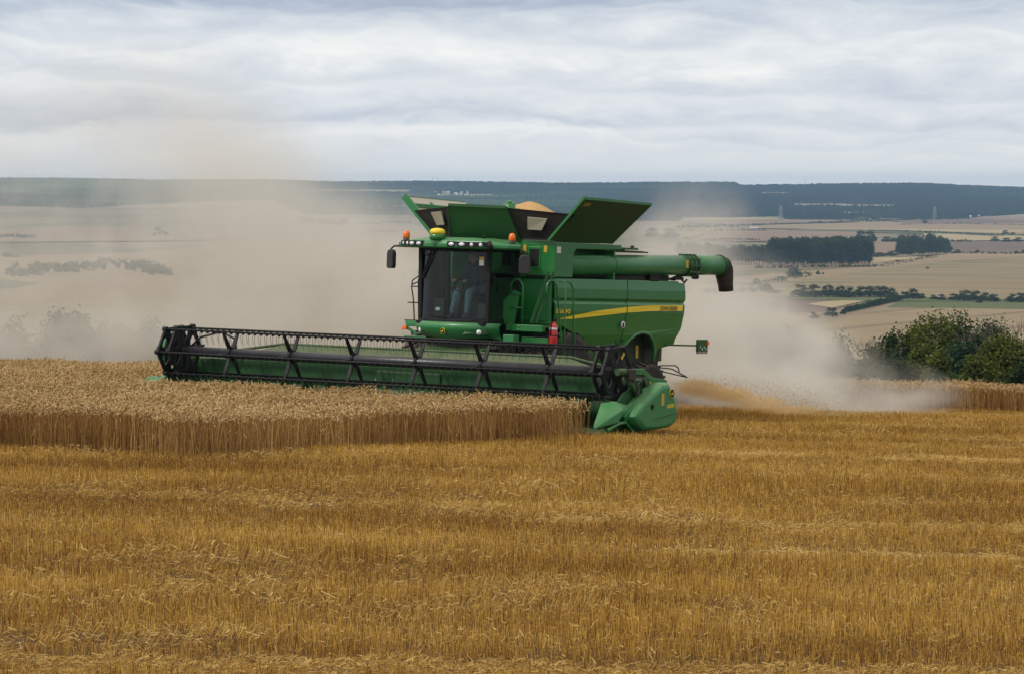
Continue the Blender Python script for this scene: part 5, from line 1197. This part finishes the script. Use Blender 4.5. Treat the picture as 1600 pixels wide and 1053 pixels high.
def scatter(name, pts, rots, scl, idx, meshes, label, cat):
    """one object of 'stuff': clumps instanced on its own points by geometry nodes"""
    pc = bpy.data.collections.new(name+'_clumps')
    for i, me in enumerate(meshes): o = bpy.data.objects.new('%s_%02d' % (me.name.split('.')[0], i), me); pc.objects.link(o)
    me = bpy.data.meshes.new(name); me.vertices.add(len(pts)); me.vertices.foreach_set('co', np.asarray(pts, np.float32).ravel())
    a = me.attributes.new('rot', 'FLOAT_VECTOR', 'POINT'); a.data.foreach_set('vector', np.asarray(rots, np.float32).ravel())
    a = me.attributes.new('scl', 'FLOAT_VECTOR', 'POINT'); a.data.foreach_set('vector', np.asarray(scl, np.float32).ravel())
    a = me.attributes.new('idx', 'INT', 'POINT'); a.data.foreach_set('value', np.asarray(idx, np.int32))
    o = link(name, me); tag(o, label, cat, kind='stuff')
    ng = bpy.data.node_groups.new(name, 'GeometryNodeTree'); ng.interface.new_socket('Geometry', in_out='INPUT', socket_type='NodeSocketGeometry'); ng.interface.new_socket('Geometry', in_out='OUTPUT', socket_type='NodeSocketGeometry')
    N = ng.nodes.new; L_ = ng.links.new; gi = N('NodeGroupInput'); go = N('NodeGroupOutput'); ci = N('GeometryNodeCollectionInfo'); ci.inputs[0].default_value = pc; ci.inputs[1].default_value = True; ci.inputs[2].default_value = True
    ip = N('GeometryNodeInstanceOnPoints'); ip.inputs['Pick Instance'].default_value = True
    def at(nm, ty): x = N('GeometryNodeInputNamedAttribute'); x.data_type = ty; x.inputs[0].default_value = nm; return x.outputs[0]
    L_(gi.outputs[0], ip.inputs['Points']); L_(ci.outputs[0], ip.inputs['Instance']); L_(at('idx', 'INT'), ip.inputs['Instance Index']); L_(at('scl', 'FLOAT_VECTOR'), ip.inputs['Scale'])
    er = N('FunctionNodeEulerToRotation'); L_(at('rot', 'FLOAT_VECTOR'), er.inputs[0]); L_(er.outputs[0], ip.inputs['Rotation']); L_(ip.outputs[0], go.inputs[0])
    md = o.modifiers.new('clumps', 'NODES'); md.node_group = ng; return o
# outlines: where wheat still stands
bx, by = .56639, .82331          # direction back along the machine
def loc2w(x, y): v_ = MM @ Vector((x, y, 0)); return (v_.x, v_.y)
RT = loc2w(5.0, -4.30); LT = loc2w(-5.62, -4.30); 
poly_left = [(-60, 66), (-30, 61.5), (-14, 60.0), (-8.4, 59.2), (-6.4, 59.0), (-5.2, 58.4), (-3.7, 59.9), (-2.1, 61.6), (-.5, 63.2), (1.15, 65.1), RT, LT, (LT[0]+bx*16, LT[1]+by*16), (3.5, 85.0), (9, 85.2), (11, 86.0), (13, 85.6), (60, 90), (60, 118), (-60, 118)]
def inside(poly, x, y):
    c = np.zeros(x.shape, bool); n = len(poly)
    for i in range(n):
        (x0, y0), (x1, y1) = poly[i], poly[(i+1) % n]
        cond = ((y0 > y) != (y1 > y)) & (x < (x1-x0)*(y-y0)/((y1-y0)+1e-12)+x0); c ^= cond
    return c
def grid(ang, step, xr, yr):
    R = 140; n = int(2*R/step); g = (np.arange(n)-n/2)*step; U, W_ = np.meshgrid(g, g); c, s = math.cos(ang), math.sin(ang)
    x = U*c-W_*s; y = U*s+W_*c+70; k = (y > yr[0]) & (y < yr[1]) & (np.abs(x) < xr(y)); return x[k], y[k]
AX = math.atan2(-.73, -.68)
x, y = grid(AX, .8, lambda y: 3+.19*y, (56, 118)); x = x+RNG.uniform(-.09, .09, x.shape); y = y+RNG.uniform(-.09, .09, y.shape)
k = inside(poly_left, x, y); x, y = x[k], y[k]; n = len(x)
lo = lown(x, y, .5, 21); tx, ty = -.02, 0
sl = (G(x, y+.4)-G(x, y-.4))/.8
sc_ = np.stack([np.full(n, .86), np.full(n, .86), 1+.05*lo+RNG.normal(0, .035, n)], 1)
rot = np.stack([np.arctan(sl)+RNG.normal(0, .02, n), np.full(n, .02)+RNG.normal(0, .02, n), 0*x], 1)
rot2 = rot.copy(); rot2[:, 2] = RNG.integers(0, 4, n)*np.pi/2+AX
rot2[:, 0] = 0; rot2[:, 1] = 0
scatter('standing_wheat', np.stack([x, y, G(x, y)], 1), rot2, sc_, RNG.integers(0, 6, n), [wheat_mesh(100+i) for i in range(6)], 'uncut ripe wheat standing in front of and beyond the harvester', 'wheat')
print('wheat clumps', n)
x, y = grid(AX, .85, lambda y: 2.6+.185*y, (26, 87)); x = x+RNG.uniform(-.05, .05, x.shape); y = y+RNG.uniform(-.05, .05, y.shape)
k = ~inside(poly_left, x, y); x, y = x[k], y[k]; n = len(x)
wob = lown(x, y, .25, 33); lo = lown(x*.35, y, 1.1, 22); big = lown(x*.3, y, .45, 25)
yb = y+.35*wob
def band(c, w_, x0=-99, x1=99, sl=0): return np.exp(-((yb-c-sl*x)/w_)**2)*((x > x0) & (x < x1))
lit = band(33.2, .7)+band(44.5, .45, 1.5)+.7*band(39.5, .5, -99, -1)+.8*band(47.8, .4, 0, 99)+.8*band(61.5, .5, 2)+.9*band(72.5, .7, 4)+1.0*band(81.5, 1.6, 5)+.7*band(50.5, .4, -99, 1)+.6*band(56.2, .35, -4, 9)+.8*band(66.0, .35, 3, 99, -.1)
lit = lit*(.75+.5*RNG.random(n))+.25*np.clip(lo, 0, 1)
lean_ = (lown(x*.5, y, .8, 27) > .75) | ((big > .6) & (RNG.random(n) < .5))
idx = RNG.integers(0, 6, n); idx = np.where(lean_, 6+RNG.integers(0, 3, n), idx); idx = np.where(lit > .48, 9+RNG.integers(0, 3, n), idx)
rut = band(36.3, .8, .5)+band(38.4, .6, -99, 2)+.8*band(42.6, .6)+.7*band(54, .8, 0)+.6*band(64, .8, -99, 2)+.5*band(75, 1.2)
hs = np.clip(1+.24*lo+.20*big+.85*rut-.25*lit+RNG.normal(0, .06, n), .45, 1.75)
rot = np.stack([0*x, 0*x, AX+RNG.integers(0, 2, n)*np.pi+RNG.normal(0, .03, n)], 1); rot[idx > 5, 2] = AX+RNG.normal(0, .25, (idx > 5).sum())
sc_ = np.stack([np.full(n, .9), np.full(n, .9), hs], 1)
ms = [stubble_mesh(200+i, .115, 560, .17, litter=90) for i in range(6)]+[stubble_mesh(210+i, .14, 420, .28, (-.55, .38), 180, .7) for i in range(3)]+[stubble_mesh(220+i, .08, 320, .35, (0, 0), 900, .2) for i in range(3)]
scatter('stubble', np.stack([x, y, G(x, y)], 1), rot, sc_, idx, ms, 'golden brown cut stubble with loose straw covering the field', 'stubble')
print('stubble clumps', n)
# ------------------------------------------------------------------ the dust the machine throws up, and the air
def dust(name, lo, hi, blobs, dens, col, label, nscale=.22, seed=0.0, thr=(.39, .60), aniso=.2, step=1.0, stretch=(1, 1, 1.25), warp=2.2):
    """a closed box of air; density = soft irregular lobes broken up by turbulence. blobs: (centre, radii, weight)"""
    m, t, out = material(name); ge = t.n('ShaderNodeTexCoord').outputs['Object']
    wn = t.noise(ge, .16, 2, .5, 'Color'); wv = t.vmath('SUBTRACT', wn, (.5, .5, .5)); wv = t.vmath('SCALE', wv); t._set(wv.node, 3, warp*2)
    p = t.vmath('ADD', ge, wv); tot = None
    for c, r, wgt in blobs:
        q = t.vmath('MULTIPLY', t.vmath('SUBTRACT', p, c), tuple(1/x for x in r)); d = t.n('ShaderNodeVectorMath', operation='LENGTH', inp={0: q}).outputs['Value']
        f = t.mapr(d, 1.0, .25, 0.0, wgt, True); tot = f if tot is None else t.math('ADD', tot, f)
    n = t.noise(t.vmath('MULTIPLY', t.vmath('ADD', p, (seed, seed, 0)), stretch), nscale, 4, .6)
    n2 = t.noise(t.vmath('ADD', p, (seed*3, 5, 2)), nscale*3.2, 4, .62); n = t.math('ADD', t.math('MULTIPLY', n, .62), t.math('MULTIPLY', n2, .38)); n = t.mapr(n, thr[0], thr[1], .04, 1.35, True)
    de = t.math('MULTIPLY', t.math('MULTIPLY', tot, n), dens)
    v = t.n('ShaderNodeVolumePrincipled', inp={'Color': (*col, 1), 'Density': de, 'Anisotropy': aniso}); t.link(v.outputs[0], out.inputs['Volume'])
    b = MB(); c = [(a+b_)/2 for a, b_ in zip(lo, hi)]; b.box(c, [b_-a for a, b_ in zip(lo, hi)]); o = b.build(name, m, None, zoff=0)
    tag(o, label, 'dust', kind='stuff'); return o
def W(px, py, D): return ((px-800)/5700*D, D, CAMZ-(py-290)/5700*D)
DC = (.93, .90, .84)
dust('dust_cloud', (-22, 86, -3.2), (2.2, 105, 8.6),
     [(W(440, 455, 96), (6.6, 6.5, 3.5), 1.0), (W(385, 290, 96), (3.0, 5, 3.0), .30), (W(350, 190, 96), (3.0, 5, 2.0), .06), (W(90, 345, 97), (11, 6, 5.2), .50), (W(600, 460, 95), (4.0, 5.5, 2.9), .9), (W(300, 535, 96), (11, 7, 1.6), .6), (W(40, 545, 96), (9, 7, 1.3), .6)],
     .215, DC, 'big pale dust cloud drifting over the valley behind the harvester at left')
dust('dust_trail', (2.3, 76.5, -2), (13.0, 91, 5.2),
     [(W(1120, 520, 84), (3.0, 4.5, 1.9), 1.0), (W(1080, 400, 85), (2.0, 4, 1.9), .28), (W(1225, 575, 84), (2.5, 4.5, 1.1), .9), (W(1330, 615, 82), (3.2, 4, .62), .5), (W(1180, 605, 82), (4.2, 4.0, 1.0), 1.0)],
     .72, DC, 'low dust trail spreading over the cut stubble behind the harvester', nscale=.3, seed=9.0, warp=1.4, stretch=(1, 1, 1.3))
dust('chaff_spray', (2.0, 74.6, -1.3), (7.4, 79.8, 1.2),
     [(W(1085, 603, 76.6), (.7, .9, .26), 1.0), (W(1130, 612, 76.8), (.75, 1.0, .22), 1.0), (W(1180, 626, 77), (.8, 1.0, .20), .9), (W(1235, 640, 77), (.8, 1.0, .16), .8), (W(1290, 650, 77), (.7, 1.0, .11), .7)],
     3.0, (.90, .66, .34), 'golden brown chaff spraying out behind the rear wheel', nscale=.9, seed=3.0, warp=.3, thr=(.36, .62), stretch=(.6, 1, 2.2))
# the air itself
hz, t, out = material('haze'); v = t.n('ShaderNodeVolumePrincipled', inp={'Color': (.42, .66, 1.0, 1), 'Density': 5.0e-5, 'Anisotropy': .0}); t.link(v.outputs[0], out.inputs['Volume'])
b = MB(); b.box((0, 6700, (-75+40)/2), (13000, 13700, 115)); h_ = b.build('haze', hz, None, zoff=0); tag(h_, kind='stuff')

# bits of chaff and straw carried by the spray
nF = 5200; tt = RNG.random(nF)**.8; c0, c1 = np.array(W(1070, 595, 76.4)), np.array(W(1330, 654, 77))
P = c0+(c1-c0)*tt[:, None]+RNG.normal(size=(nF, 3))*np.stack([.16+.3*tt, .35+.8*tt, .06+.13*tt], 1); P[:, 2] += .28*np.sin(tt*3.1)*RNG.random(nF)
P = P[P[:, 2] > G(P[:, 0], P[:, 1])+.02]; D_ = RNG.normal(size=P.shape)*.014; D_ += np.sign(D_)*.004
v_, f_, k_ = ribbons(P, D_, RNG.uniform(.004, .010, len(P)), RNG); fo = link('flying_chaff', np_mesh('flying_chaff', v_, f_, [LITTER], attrs={'rnd': np.repeat(RNG.random(len(P)), k_)})); tag(fo, 'bits of chaff flying in the brown spray behind the harvester', 'chaff', kind='stuff')
